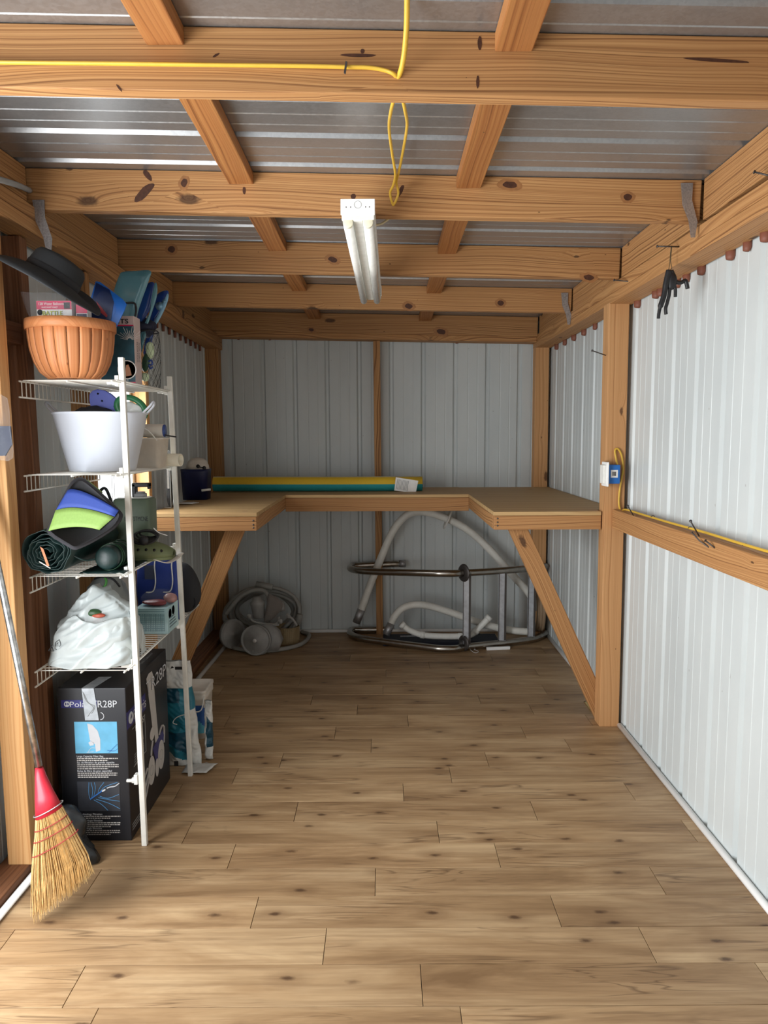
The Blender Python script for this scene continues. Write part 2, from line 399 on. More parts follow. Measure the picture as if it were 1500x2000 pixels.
# bent nails in the girt, and nails under the plate
def nail(parent, pts, r=.0026):
    mb = MB(); pts = [V(p) for p in pts]; mb.tube(pts, r, 6); d = (pts[0]-pts[1]).normalized(); mb.tube([pts[0], pts[0]+d*.002], r*2.1, 8); mb.build('nail', M['nail'], parent)
nail(wall_r, [at(1226, 988, X=1.06), at(1239, 1010, X=1.115)]); nail(wall_r, [at(1349, 1018, X=1.05), at(1366, 1048, X=1.11)])
nail(wall_r, [at(1352, 1040, X=1.07), at(1365, 1055, X=1.09), at(1384, 1069, X=1.099)]); nail(wall_r, [at(1378, 1056, X=1.08), at(1396, 1070, X=1.099)])
nail(wall_r, [at(1157, 685, Y=3.5), at(1183, 694, Y=3.57)]); nail(wall_r, [at(1474, 336, X=1.03), at(1510, 345, X=1.065)]); nail(wall_r, [at(1200, 547, X=1.02), at(1230, 550, X=1.065)])

# back wall
wall_b = struct(empty('wall_back', (0, YB, 0)))
for a, b in ((-1.33, -.60), (-.60, -.01), (-.01, .68), (.68, 1.2)):
    ribbed(MB(), a, b, lambda u, o, e: (u, YB+o, (0 if e == 0 else 2.35)), -.86).build('metal_panel', M['wallmetal'], wall_b, solid=.0012)
part_bar('corner_post', M['pine'], wall_b, (-1.19, 5.315, .04), (-1.205, 5.315, 2.12), (1,0,0), (0,1,0), .10, .09)
part_bar('stud', M['pine'], wall_b, (-.035, 5.325, 0), (-.047, 5.325, 2.10), (1,0,0), (0,1,0), .048, .085)
part_bar('top_plate', M['pine'], wall_b, (-1.25, 5.285, 2.147), (1.06, 5.285, 2.098), (0,1,0), (0,0,1), .12, .042)
for x in (-1.02, -.80, .52):
    MB().tube([(x, 5.335, 2.13-.0215*x), (x, 5.335, 2.095-.0215*x)], [.018, .012], 8, flat=.6).build('closure_tab', M['copper'], wall_b)

# left wall, with a window behind the shelf and an open doorway nearer than the picture's edge
wall_l = struct(empty('wall_left', (XL(3), 3.0, 0)))
def lpanel(a, b, z0, z1): ribbed(MB(), a, b, lambda u, o, e: (XL(u)-o, u, (z0 if e == 0 else z1)), .2).build('metal_panel', M['wallmetal'], wall_l, solid=.0012)
lpanel(-.9, .62, 0, 2.38); lpanel(.62, 2.03, 1.98, 2.38); lpanel(2.03, 2.55, 0, 2.38); lpanel(2.55, 3.10, 0, 2.38)
lpanel(3.10, 3.70, 0, 1.06); lpanel(3.10, 3.70, 1.70, 2.38); lpanel(3.70, 4.60, 0, 2.38); lpanel(4.60, YB, 0, 2.38)
def lz(y): return 2.10-.026*(y-2.39)          # underside of the left top plate
for i in range(2):
    part_bar('top_plate', M['pine'], wall_l, (-1.232, -.9, lz(-.9)+.045+i*.045), (-1.19, YB-.02, lz(YB)+.045+i*.045), (1,0,0), (0,0,1), .10, .044)
for a, b in ((.84, 1.70), (1.75, 2.56), (2.61, 3.41), (3.46, 4.27), (4.32, 5.2)):
    part_bar('rim_board', M['pine'], wall_l, (-1.226, a, ZB(-1.2, a)+RH/2), (-1.2, b, ZB(-1.2, b)+RH/2), (1,0,0), (0,0,1), .04, RH)
part_bar('bottom_plate', M['pine_red'], wall_l, (-1.228, 2.03, .021), (-1.198, YB-.07, .021), (1,0,0), (0,0,1), .10, .042)
part_bar('post', M['pine_pale'], wall_l, (-1.206, 2.345, .042), (-1.222, 2.345, lz(2.35)+.02), (1,0,0), (0,1,0), .078, .06)
part_bar('stud', M['pine_red'], wall_l, (-1.235, 2.585, .042), (-1.25, 2.585, lz(2.58)+.02), (1,0,0), (0,1,0), .075, .05)
part_bar('stud', M['pine'], wall_l, (-1.235, 3.075, .042), (-1.235, 3.075, lz(3.07)+.02), (1,0,0), (0,1,0), .085, .045)
part_bar('stud', M['pine_pale'], wall_l, (-1.215, 3.728, .042), (-1.215, 3.728, lz(3.7)+.02), (1,0,0), (0,1,0), .085, .045)
part_bar('blocking', M['pine_red'], wall_l, (-1.25, 2.38, 1.79), (-1.25, 2.56, 1.79), (1,0,0), (0,0,1), .06, .07)
part_bar('window_header', M['pine'], wall_l, (-1.24, 3.10, 1.74), (-1.235, 3.70, 1.74), (1,0,0), (0,0,1), .07, .05)
part_bar('window_sill', M['pine'], wall_l, (-1.24, 3.10, 1.03), (-1.235, 3.70, 1.03), (1,0,0), (0,0,1), .07, .05)
for y in [3.95+.115*k for k in range(11)]:
    MB().tube([(XL(y)+.012, y, lz(y)+.03), (XL(y)+.012, y, lz(y)-.015)], [.014, .011], 8, flat=.6).build('closure_tab', M['copper'], wall_l)
win = struct(empty('window_1', (XL(3.48), 3.485, 1.06)))
fr = MB(); xw = XL(3.48)-.004
for a in ((3.10, 3.13, 1.06, 1.70), (3.67, 3.70, 1.06, 1.70), (3.13, 3.67, 1.06, 1.09), (3.13, 3.67, 1.67, 1.70), (3.13, 3.67, 1.365, 1.39)): fr.box(xw-.02, xw+.03, *a)
fr.build('window_frame', M['white'], win, bevel=.003)
MB().box(xw-.004, xw, 3.13, 3.67, 1.09, 1.365).build('pane', M['glass'], win); MB().box(xw-.004, xw, 3.13, 3.67, 1.39, 1.67).build('pane', M['glass'], win)
for y in (3.44, 3.47): MB().tube([(xw+.008, y, 1.10), (xw+.008, y+.012, 1.66)], .0025, 6).build('blind_cord', M['grey'], win)

# front wall behind the camera: unseen opening, sized for how much sky light it lets in
wall_f = struct(empty('wall_front', (0, -.92, 0)))
for a, b, z0 in ((-1.33, -1.05, 0), (-.15, 1.25, 0), (-1.05, -.15, 2.05)):
    ribbed(MB(), a, b, lambda u, o, e: (u, -.92-o, (z0 if e == 0 else 2.42))).build('metal_panel', M['wallmetal'], wall_f, solid=.0012)

# roof: sheets, rafters, blocking
ceil = struct(empty('ceiling', (0, 2.2, 2.3)))
def roofz(x, y): return ZB(x, y)+RH+.002
for a, b in ((-.95, .0), (.0, .92), (.92, 1.835), (1.835, 2.75), (2.75, 3.665), (3.665, 4.58), (4.58, YB+.05)):
    def fn(u, o, e):
        x = -1.32 if e == 0 else 1.22
        return (x, u, roofz(x, u)+o*1.45)
    ribbed(MB(), a, b, fn, 1.835+.014+.195).build('roof_sheet', M['roofmetal'], ceil, solid=.0012)
RAFT = {}
RY = (.0, .86, 1.71, 2.57, 3.42, 4.28)
for y in RY:
    xa, xb = -1.262, 1.062
    RAFT[y] = part_bar('rafter', M['pine'], ceil, (xa, y+.022, ZB(xa, y)+RH/2), (xb, y+.022, ZB(xb, y)+RH/2), (0,1,0), (.0215,0,1), .044, RH)
RAFT[5.2] = part_bar('rafter', M['pine'], ceil, (-1.25, 5.222, ZB(-1.25, 5.2)+RH/2), (1.062, 5.222, ZB(1.062, 5.2)+RH/2), (0,1,0), (.0215,0,1), .044, RH)
for k, (a, b) in enumerate(zip(RY[1:], RY[2:]+(5.2,))):
    for x0, x1 in ((-.47, -.467), (.286, .298)):
        zz = lambda y: ZB(x0, y)+RH-.021
        part_bar('blocking', M['pine_brown'], ceil, (x0, a+.0445, zz(a)), (x0 if k else x0, b-.0005, zz(b)), (1,0,.0), (0,0,1), .082, .04)
def strap(parent, x, y, z, dx):
    mb = MB(); w = .02
    mb.prism([(-w, .075), (w, .075), (w*.95, .02), (w*2.0, -.05), (w*1.7, -.10), (w*1.0, -.10), (w*.5, -.045), (-w*.6, .005)], (x, y, z), (1,0,0), (0,0,1), .002)
    mb.build('rafter_tie', M['galv'], parent)
strap(ceil, 1.01, 2.565, 2.20, 0); strap(ceil, 1.02, 4.275, 2.16, 0); strap(ceil, -1.145, 2.565, 2.155, 0)

# white quarter-round at the foot of the walls
def quarter(name, p0, p1):
    mb = MB(); mb.tube([V(p0), V(p1)], .0125, 12); return struct(mb.build(name, M['whitegloss']))
quarter('baseboard_right', (1.163, .0, .010), (1.163, 3.55, .010)); 
quarter('baseboard_right', (1.168, 3.66, .010), (1.168, YB-.02, .010))
quarter('baseboard_left', (-1.168, 2.03, .010), (-1.085, 5.2, .010)); quarter('baseboard_back', (-1.10, YB-.022, .010), (1.16, YB-.022, .010))

# knots and resin streaks that show in the rafters
M['knot'] = mat('knot_wood', srgb(74, 42, 26), .6, var=.3, vs=90); M['knotring'] = mat('knot_ring_wood', srgb(152, 104, 62), .6, var=.15, vs=60)
def knot(y, px, py, rx, ry, rot=0, ring=True):
    k = 1.0/(FPX/(y*.9945)); c = at(px, py, Y=y); ca, sa = math.cos(rot), math.sin(rot); ex, ez = V(ca, 0, -sa), V(sa, 0, ca)
    for s, mt, d in ((1.8, 'knotring', .0003), (1, 'knot', .0006)):
        if s > 1 and not ring: continue
        P = []
        for i in range(18):
            a = 2*PI*i/18; w = 1+.18*noise.noise(V(math.cos(a)*1.5+px, math.sin(a)*1.5, py)); P.append((rx*k*s*w*math.cos(a), ry*k*s*w*math.sin(a)))
        MB().prism(P, c+V(0, 0, 0), ex, ez, d).build('knot', M[mt], RAFT[y])
for q in ((2.57, 282, 376, 24, 8, -.72, False), (2.57, 288, 342, 12, 5, .9, False), (2.57, 360, 357, 6, 8, .3), (2.57, 477, 372, 3, 7, 0, False), (2.57, 783, 372, 4, 11, .45, False), (2.57, 996, 361, 14, 6, .1), (2.57, 1226, 385, 8, 6, .1), (2.57, 690, 384, 5, 5, .2, False),
          (1.71, 937, 84, 4, 12, 0, False), (1.71, 933, 160, 3, 11, 0, False), (1.71, 700, 108, 34, 3, .02, False), (1.71, 1400, 118, 60, 3, .06, False), (1.71, 708, 100, 4, 4, 0, False), (1.71, 422, 108, 7, 2, -.5, False), (1.71, 233, 172, 8, 2, .9, False),
          (3.42, 335, 487, 7, 6, .2), (3.42, 650, 507, 9, 5, .3), (3.42, 1150, 542, 10, 5, .1), (4.28, 798, 598, 7, 5, .2), (4.28, 978, 592, 6, 5, .2), (5.2, 862, 648, 9, 5, .2), (5.2, 608, 644, 5, 3, .2)): knot(*q)
# ------------------------------------------------------------------ workbench
MAT = mat
wbn = thing('workbench', (0, 4.5, 0), 'U-shaped plywood workbench with pine aprons and braces along the back wall', 'workbench')
ZT = 1.073
def top(poly): MB().prism(poly, (0, 0, ZT-.019), (1,0,0), (0,1,0), .019).build('plywood_top', M['ply'], wbn, bevel=.002)
top([(-1.150, 3.58), (-.617, 3.58), (-.617, 5.25), (-1.140, 5.25)])
top([(.532, 3.58), (1.055, 3.58), (1.055, 3.66), (1.168, 3.66), (1.168, 5.25), (.532, 5.25)])
top([(-.617, 4.645), (.532, 4.645), (.532, 5.27), (-.617, 5.27)])
def ap(p0, p1, side, h=.068, z=ZT-.02, m='pine'): MB().bar((*p0, z-h/2), (*p1, z-h/2), side, (0,0,1), .038, h).build('apron', M[m], wbn, bevel=.002)
ap((-1.150, 3.602), (-.62, 3.602), (0,1,0)); ap((-.638, 3.622), (-.638, 4.645), (1,0,0))
ap((.535, 3.602), (1.055, 3.602), (0,1,0)); ap((.553, 3.622), (.553, 4.645), (1,0,0))
ap((-.619, 4.665), (.534, 4.665), (0,1,0), .085)
def dark_ends(x, y, zs):
    for z in zs: MB().tube([(x, y, z), (x, y-.0015, z)], .0045, 8).build('nail_head', M['nail'], wbn)
dark_ends(.552, 3.583, (1.005, 1.022, 1.04)); dark_ends(-.635, 3.583, (1.0, 1.015, 1.035))
MB().bar((.655, 3.667, 1.0), (1.112, 3.667, .02), (1,0,.45), (0,1,0), .088, .04).build('brace', M['pine'], wbn, bevel=.002)
MB().bar((-.735, 3.70, 1.0), (-1.13, 3.70, .10), (1,0,-.45), (0,1,0), .088, .04).build('brace', M['pine'], wbn, bevel=.002)
MB().bar((-1.13, 5.2, .99), (1.04, 5.2, .99), (0,1,0), (0,0,1), .04, .08).build('ledger', M['pine'], wbn)

# ------------------------------------------------------------------ wire shelf unit
shelf = thing('wire_shelf_unit', (-1.0, 2.9, 0), 'white wire shelf unit on two square posts, loaded with pool gear', 'shelf')
PST = []
for a, b in (((-.856, 2.505, 0), (-.870, 2.505, 1.707)), ((-.833, 3.043, 0), (-.865, 3.043, 1.686))):
    PST.append(MB().bar(a, b, (1,0,0), (0,1,0), .0185, .0185).build('post', M['wire'], shelf, bevel=.002))
SZ = (1.628, 1.322, .985, .662); Y0, Y1, XA, XB = 2.435, 3.40, -1.172, -.866
def slip(x, y, z, pst):
    mb = MB(); mb.box(x-.022, x-.009, y-.013, y+.012, z-.016, z+.020); mb.box(x-.032, x-.02, y-.008, y+.006, z-.012, z+.006)
    mb.tube([(x-.05, y-.004, z-.004), (x-.022, y-.004, z-.004)], .006, 8); mb.build('shelf_clip', M['white'], pst, bevel=.002)
for k, z in enumerate(SZ):
    Y1 = (3.062, 3.062, 3.085, 3.40)[k]
    mb = MB(); n = round((Y1-Y0)/.0293)+1
    for i in range(n):
        y = Y0+(Y1-Y0)*i/(n-1)
        mb.tube([(XB, y, z), (XA+.006, y, z), (XA, y, z-.006), (XA, y, z-.052)], .0019, 5)
    deck = mb.build('wire_deck', M['wire'], shelf)
    mb = MB()
    for x, dz in ((XA-.004, -.054), (XA-.002, -.003), (-1.02, -.004), (-.875, -.004)): mb.tube([(x, Y0-.012, z+dz), (x, Y1+.008, z+dz)], .0032, 6)
    mb.tube([(XB+.001, Y0, z), (XB+.001, Y1, z)], .0028, 6)
    mb.build('support_rod', M['wire'], deck)
    for q, (x0, x1, y, h) in enumerate(((-.856, -.870, 2.505, 1.707), (-.833, -.865, 3.043, 1.686))): slip(x0+(x1-x0)*z/h, y, z, PST[q])
slip(-.860, 2.505, .245, PST[0])

# ------------------------------------------------------------------ orange splint basket
cen = V(-1.035, 2.512, 1.632)
M['splint'] = wood('splint_wood', srgb(206, 140, 92), srgb(188, 120, 74), srgb(158, 96, 58), srgb(130, 66, 36), 30, .6, .5, .3)
bk = thing('splint_basket', cen, 'orange wooden splint basket holding balloon packs on the top shelf', 'basket')
prof = [(.05, .003), (.078, .006), (.100, .024), (.116, .055), (.127, .095), (.132, .135), (.134, .18)]
def prr(h):
    for (r0, h0), (r1, h1) in zip(prof, prof[1:]):
        if h0 <= h <= h1: return r0+(r1-r0)*(h-h0)/(h1-h0)
    return prof[-1][0]
NS = 22
for i in range(NS):
    a = 2*PI*i/NS; hw = PI/NS*.955; mb = MB(); vs = []; gl = []; fs = []; out = (i % 2)*.0012
    for (r, h) in prof:
        for q in (-1, -.5, .5, 1):
            rr = r+out+(.0005 if abs(q) < 1 else 0)
            an = a+q*hw; vs.append(cen+V(rr*math.cos(an), rr*math.sin(an), h)); gl.append((h+i*1.7, q*hw*r, i*.3))
    for j in range(len(prof)-1):
        for q in range(3): fs.append((j*4+q, j*4+q+1, j*4+q+5, j*4+q+4))
    mb.add(vs, fs, gl, True); mb.build('splint', M['splint'], bk, solid=.0022)
MB().lathe([(.1365, .160), (.1415, .160), (.1425, .176), (.1415, .192), (.133, .192), (.133, .160)], cen, n=40).build('rim_band', M['splint'], bk)
MB().lathe([(.0, .004), (.08, .004), (.08, .008), (.0, .008)], cen, n=24).build('base', M['splint'], bk)

# balloon packs in a clear bag, on the basket
M['pink'] = mat('magenta_print', srgb(196, 44, 84), .35, var=.1); M['paper'] = mat('white_paper', srgb(232, 230, 226), .5)
M['ink'] = mat('black_print', (.012, .012, .014), .5, var=0); M['lime'] = mat('yellow_green_print', srgb(206, 216, 60), .4, var=0)
M['skyprint'] = mat('blue_print', srgb(58, 110, 180), .4, var=.1); M['navyprint'] = mat('navy_print', srgb(26, 30, 66), .4, var=.1)
def pack(x0, x1, y, z0, z1, label, txt):
    r = thing('balloon_pack', ((x0+x1)/2, y+.02, z0), label, 'balloon pack', 'boxed balloon packs in the basket')
    MB().box(x0, x1, y, y+.035, z0, z1).build('carton', M['paper'], r, bevel=.002)
    MB().box(x0+.001, x1-.001, y-.0006, y, z1-.028, z1-.001).build('header', M['pink'], r)
    w = x1-x0; ux, uy = (1,0,0), (0,0,1)
    if txt:
        MB().text('128 Water Balloons', (x0+w*.08, y-.001, z1-.014), ux, uy, .008, w*.7).build('lettering', M['paper'], r)
        MB().text('INSTANT FAST', (x0+w*.16, y-.001, z1-.024), ux, uy, .005, w*.45).build('lettering', M['paper'], r)
        MB().box(x0+w*.78, x1-w*.05, y-.0012, y, z1-.026, z1-.006).build('badge', M['ink'], r)
        MB().text('BATTLE', (x0+w*.18, y-.0012, z1-.047), ux, uy, .014, w*.56, bold=.02).build('lettering', M['ink'], r)
        MB().text('BATTLE', (x0+w*.18, y-.0016, z1-.0465), ux, uy, .013, w*.55).build('lettering', M['lime'], r)
        MB().text('BALLOONS', (x0+w*.18, y-.0016, z1-.063), ux, uy, .012, w*.56, bold=.01).build('lettering', M['lime'], r)
        MB().lathe([(0, 0), (.009, 0)], (x0+w*.1, y-.0008, z1-.037), (0,-1,0), n=14).build('balloon_print', M['skyprint'], r)
    else: MB().box(x0+.003, x1-.003, y-.001, y, z0+.002, z1-.03).build('picture', M['navyprint'], r)
a = at(70, 586, Y=2.455); b = at(140, 592, Y=2.455)
pack(a.x, b.x, 2.455, 1.79, a.z-.002, 'balloon pack with BATTLE BALLOONS lettering on white carton', True)
pack(b.x+.006, b.x+.044, 2.47, 1.79, a.z-.012, 'narrow dark blue end of balloon pack right of the lettered one', False)
M['film'] = mat('clear_film', (.5, .51, .52), .08, trans=.0, alpha=.05, var=.05)
def film_bag(name, poly, y, label, cat, th=.05, parent=None):
    mb = MB(); c = [sum(p[i] for p in poly)/len(poly) for i in (0, 1)]; P = []
    for s in (1, .8, .45): P.append([at(c[0]+(p[0]-c[0])*s, c[1]+(p[1]-c[1])*s, Y=y) for p in poly])
    n = len(poly); vs = []; fs = []
    for sd in (-1, 1):
        for k, ring in enumerate(P):
            for i, p in enumerate(ring): vs.append(p+V(0, sd*th*(0, .7, 1)[k]*(.5+.35*noise.noise(p*30)), 0))
        vs.append(at(*c, Y=y)+V(0, sd*th*.5, 0))
    for s in (0, 1):
        o = s*(3*n+1)
        for k in (0, 1):
            for i in range(n): fs.append((o+k*n+i, o+k*n+(i+1) % n, o+(k+1)*n+(i+1) % n, o+(k+1)*n+i))
        for i in range(n): fs.append((o+2*n+i, o+2*n+(i+1) % n, o+3*n))
    mb.add(vs, fs, None, True); e = MB(); e.tube(P[0]+[P[0][0]], .0014, 5)
    if parent is None: r = thing(name, mb.base(), label, cat)
    else: r = parent
    mb.build('film', M['film'], r); e.build('seam', M['film'], r); return r
film_bag('clear_bag', [(40, 570), (62, 572), (95, 572), (135, 578), (160, 590), (163, 612), (158, 632), (110, 634), (62, 628), (52, 605)], 2.44, 'clear plastic bag wrapped around the balloon packs in the basket', 'bag', .03)

# hat
hat = thing('wide_brim_hat', (-1.01, 2.36, 1.86), 'black wide-brimmed hat tipped over the orange basket', 'hat')
n_ = V(.47, .20, .86).normalized(); hc = at(100, 546, Y=2.36); hx = (V(1,0,0)-n_*n_.x).normalized(); hy = n_.cross(hx)
def brim(u, v):
    an = 2*PI*u; r = .075+(.160-.075)*v; lift = .028*v*v*(math.sin(an)**2)-.012*v*v*(math.cos(an)**2)-.02*v*max(0, math.cos(an))**2-.075*v*v*max(0, -math.sin(an))**1.5+.012*v*v*max(0, math.sin(an))
    return hc+hx*(r*1.08*math.cos(an))+hy*(r*.95*math.sin(an))+n_*lift
M['hat'] = mat('black_felt', (.016, .018, .020), .75, bump=.1, vs=200)
MB().grid(brim, 48, 6, wrap=True).build('brim', M['hat'], hat, solid=.004)
MB().lathe([(.079, -.004), (.078, .03), (.075, .056), (.068, .068), (.05, .073), (.02, .066), (0, .063)], hc, n_, 32, ref=hx, sx=1.08, sy=.95).build('crown', M['hat'], hat)
MB().lathe([(.078, -.001), (.05, .004), (0, .006)], hc, n_, 32, ref=hx, sx=1.08, sy=.95).build('lining', M['hat'], hat)
MB().lathe([(.0795, .0), (.0805, .001), (.0800, .022), (.0785, .022)], hc, n_, 32, ref=hx, sx=1.08, sy=.95).build('hat_band', M['blackfab'], hat)

# blister card in the basket
card = thing('blister_card', at(215, 630, Y=2.58), 'blue blister-pack card standing at the back of the basket', 'package')
M['bluecard'] = mat('blue_card', srgb(30, 104, 196), .3, var=.08); M['darkblue'] = mat('dark_blue_card', srgb(24, 44, 92), .3, var=.2, vs=14)
def pxprism(px, y, d=.003, y2=None):
    """polygon given in photograph pixels on the plane at depth y (leaning back to y2 at its top)"""
    lo = max(p[1] for p in px); hi = min(p[1] for p in px); y2 = y if y2 is None else y2
    P = [at(*p, Y=y+(y2-y)*(lo-p[1])/(lo-hi+1e-6)) for p in px]; n = len(P)
    P2 = [p+V(0, d, 0) for p in P]
    return MB().add(P+P2, [tuple(range(n)), tuple(range(2*n-1, n-1, -1))]+[(i, n+i, n+(i+1) % n, (i+1) % n) for i in range(n)])
pxprism([(187, 549), (196, 551), (240, 585), (247, 594), (243, 606), (224, 645), (180, 645), (172, 600)], 2.575, .004).build('card', M['bluecard'], card)
pxprism([(188, 552), (214, 566), (222, 590), (214, 640), (182, 640), (176, 600)], 2.5725, .002).build('picture', M['darkblue'], card)
bl = MB(); bl.blob(at(205, 598, Y=2.568), (.034, .018, .05), .15, 20, 3); bl.build('blister', M['film'], card)
pxprism([(188, 588), (198, 600), (210, 616), (208, 620), (196, 610)], 2.570, .001).build('red_handle', MAT('red_plastic', srgb(170, 40, 50), .4), card)

# box of lights
M['tealprint'] = mat('teal_print', srgb(44, 84, 98), .35, var=.35, vs=16)
lb = thing('light_box', (-.95, 2.715, SZ[0]), 'boxed underwater pool light with LIGHTS lettering behind the basket', 'box')
z0, z1, x0, x1, y0 = SZ[0]+.003, at(263, 617, Y=2.68).z, -1.005, at(263, 680, Y=2.68).x, 2.68
MB().box(x0, x1, y0, y0+.07, z0, z1).build('carton', MAT('pinkish_card', srgb(196, 176, 172), .5), lb, bevel=.0015)
MB().box(x0+.001, x1-.001, y0-.0006, y0, z0+.002, z1-.035).build('picture', M['tealprint'], lb)
MB().box(x0+.001, x1-.001, y0-.001, y0, z1-.035, z1-.031).build('stripe', M['pink'], lb)
MB().text('LIGHTS', (x0+.012, y0-.001, z1-.026), (1,0,0), (0,0,1), .015, x1-x0-.03, bold=.02).build('lettering', M['ink'], lb)
mb = MB()
for i in range(13):
    an = PI*(.08+.84*i/12); c = V(x1-.016, y0-.001, z1-.085); d = V(math.cos(an), 0, math.sin(an)*1.0)
    mb.tube([c+d*.008, c+d*(.034+.008*(i % 3))], .0007, 4)
mb.build('light_burst', M['paper'], lb)
rc = at(248, 722, Y=y0-.002)
MB().tube(arc(rc, (1,0,0), (0,0,1), .032, 0, 2*PI, 30)[:-1], .0022, 5, True).build('ring_print', M['paper'], lb)
MB().lathe([(0, 0), (.030, 0)], rc+V(0, .0012, 0), (0,-1,0), n=24).build('inset_picture', M['ink'], lb)
mb = MB(); mb.prism([(-.004, .016), (.004, .018), (.009, .004), (.014, -.02), (-.006, -.024), (-.008, -.004)], rc+V(.002, .0004, 0), (1,0,0), (0,0,1), .0005); mb.build('inset_print', MAT('tan_print', srgb(176, 124, 92), .5), lb)
MB().text('PACK', (x1-.046, y0-.0015, z0+.012), (1,0,0), (0,0,1), .006).build('lettering', M['paper'], lb)
MB().box(x0+.03, x1-.001, y0-.001, y0, z0+.001, z0+.008).build('stripe', M['pink'], lb)
MB().text('FLOATING', (x1+.0005, y0+.022, z0+.15), (0,0,-1), (0,1,0), .010, .07).build('lettering', M['ink'], lb)
MB().text('POOL LIGHT', (x1+.0005, y0+.042, z0+.15), (0,0,-1), (0,1,0), .010, .07).build('lettering', M['ink'], lb)

# folded pool floats and the net bag they stand in
def pillow(px, y, th, y2=None):
    lo = max(p[1] for p in px); hi = min(p[1] for p in px); y2 = y if y2 is None else y2
    P0 = smoothpts([V(p[0], p[1], 0) for p in px], 4, True); c = V(sum(p.x for p in P0)/len(P0), sum(p.y for p in P0)/len(P0), 0); n = len(P0)
    S = (1, .93, .75, .45, .12); vs = []; fs = []
    for sd in (-1, 1):
        for k, s in enumerate(S):
            for p in P0:
                q = c+(p-c)*s; w = at(q.x, q.y, Y=y+(y2-y)*(lo-q.y)/(lo-hi)); vs.append(w+V(0, sd*th*(0, .5, .85, 1, 1)[k]/2, 0))
    for s in (0, 1):
        o = s*len(S)*n
        for k in range(len(S)-1):
            for i in range(n):
                f = (o+k*n+i, o+k*n+(i+1) % n, o+(k+1)*n+(i+1) % n, o+(k+1)*n+i); fs.append(f if s == 0 else f[::-1])
        f = tuple(range(o+(len(S)-1)*n, o+len(S)*n)); fs.append(f if s == 0 else f[::-1])
    return MB().add(vs, fs, None, True)
M['teal'] = mat('teal_vinyl', srgb(84, 132, 144), .22, coat=.5); M['blue'] = mat('blue_vinyl', srgb(30, 66, 140), .25, coat=.5); M['bluelt'] = mat('pale_blue_vinyl', srgb(120, 164, 190), .25, coat=.4)
f1 = thing('pool_float', at(250, 618, Y=2.84), 'flat teal folded pool float, leftmost of three in the net bag', 'pool float', 'folded floats in the net bag')
pillow([(222, 574), (232, 540), (240, 531), (266, 529), (294, 529), (290, 550), (266, 622), (256, 700), (240, 700), (228, 620)], 2.84, .03).build('panel', M['teal'], f1)
MB().tube(smoothpts([at(246, 592, Y=2.815), at(262, 592, Y=2.815), at(266, 604, Y=2.815), at(264, 618, Y=2.815)], 4), .004, 6).build('strap', M['black'], f1)
f2 = thing('pool_float', at(280, 636, Y=2.92), 'dark blue pool float with pale blue edge, middle of three', 'pool float', 'folded floats in the net bag')
pillow([(268, 618), (276, 580), (286, 556), (298, 551), (302, 560), (294, 600), (278, 634), (272, 690), (262, 690)], 2.915, .03).build('panel', M['blue'], f2)
pillow([(284, 634), (298, 596), (302, 554), (307, 558), (306, 580), (296, 612), (284, 650), (276, 690), (272, 660)], 2.895, .014).build('edge_panel', M['teal'], f2)
f3 = thing('pool_float', at(300, 640, Y=3.0), 'blue pool float with pale round spots, rightmost of three', 'pool float', 'folded floats in the net bag')
pillow([(291, 628), (300, 592), (308, 574), (326, 567), (329, 578), (318, 608), (300, 634), (290, 690), (280, 690)], 2.99, .03).build('panel', M['blue'], f3)
pillow([(300, 632), (314, 604), (326, 574), (329, 582), (320, 608), (304, 636)], 2.972, .012).build('edge_panel', M['bluelt'], f3)
for q, rr in (((312, 598), .017), ((321, 589), .009)): MB().lathe([(rr, 0), (0, .003)], at(*q, Y=2.967), (0,-1,0), n=16).build('spot', M['bluelt'], f3)
nb = thing('net_bag', (-.90, 2.93, SZ[0]), 'black net bag with cord edges at the right end of the top shelf', 'bag')
mb = MB(); N_ = 7
def netp(u, v):   # a slack open sack
    an = 2*PI*u; z = SZ[0]+.004+.215*v; r = (.030+.006*math.sin(PI*v))*(1 if v < .75 else 1.05)
    return V(-.905+r*1.05*math.cos(an), 2.93+r*1.7*math.sin(an), z+.012*noise.noise(V(u*9, v*4, 2)))
for i in range(12):
    mb.tube([netp((i+j*.5)/12, j/10) for j in range(11)], .0006, 4); mb.tube([netp((i-j*.5)/12, j/10) for j in range(11)], .0006, 4)
mb.build('netting', M['blackfab'], nb)
MB().tube([netp(i/24, 1) for i in range(24)], .0025, 6, True).build('drawstring_hem', M['blackfab'], nb)
mb = MB(); mb.blob(at(284, 640, Y=2.93)+V(0, 0, 0), (.035, .05, .03), .35, 22, 3, ridge=True); mb.build('bunched_top', MAT('navy_fabric', srgb(26, 30, 52), .7), nb)
M['greenpale'] = mat('pale_green_plastic', srgb(206, 224, 186), .35); M['greendark'] = mat('dark_green_plastic', srgb(38, 76, 52), .35)
for (q0, q1, rr, mm, lab) in (((292, 668), (294, 700), .016, 'greenpale', 'pale green dive toy standing high in the net bag'), ((288, 690), (282, 726), .014, 'greendark', 'dark green dive toy in the middle of the net bag'), ((284, 728), (283, 745), .015, 'greenpale', 'pale green dive toy lying at the foot of the net bag')):
    p, q = at(*q0, Y=2.90), at(*q1, Y=2.90); q.z = max(q.z, SZ[0]+.022); d = (q-p)
    mb = MB(); mb.tube([p+d*t for t in (0, .1, .3, .6, .9, 1)], [rr*.3, rr*.75, rr, rr, rr*.7, rr*.25], 12)
    tag(mb.build('dive_toy', M[mm]), lab, 'toy', 'dive toys in the net bag')
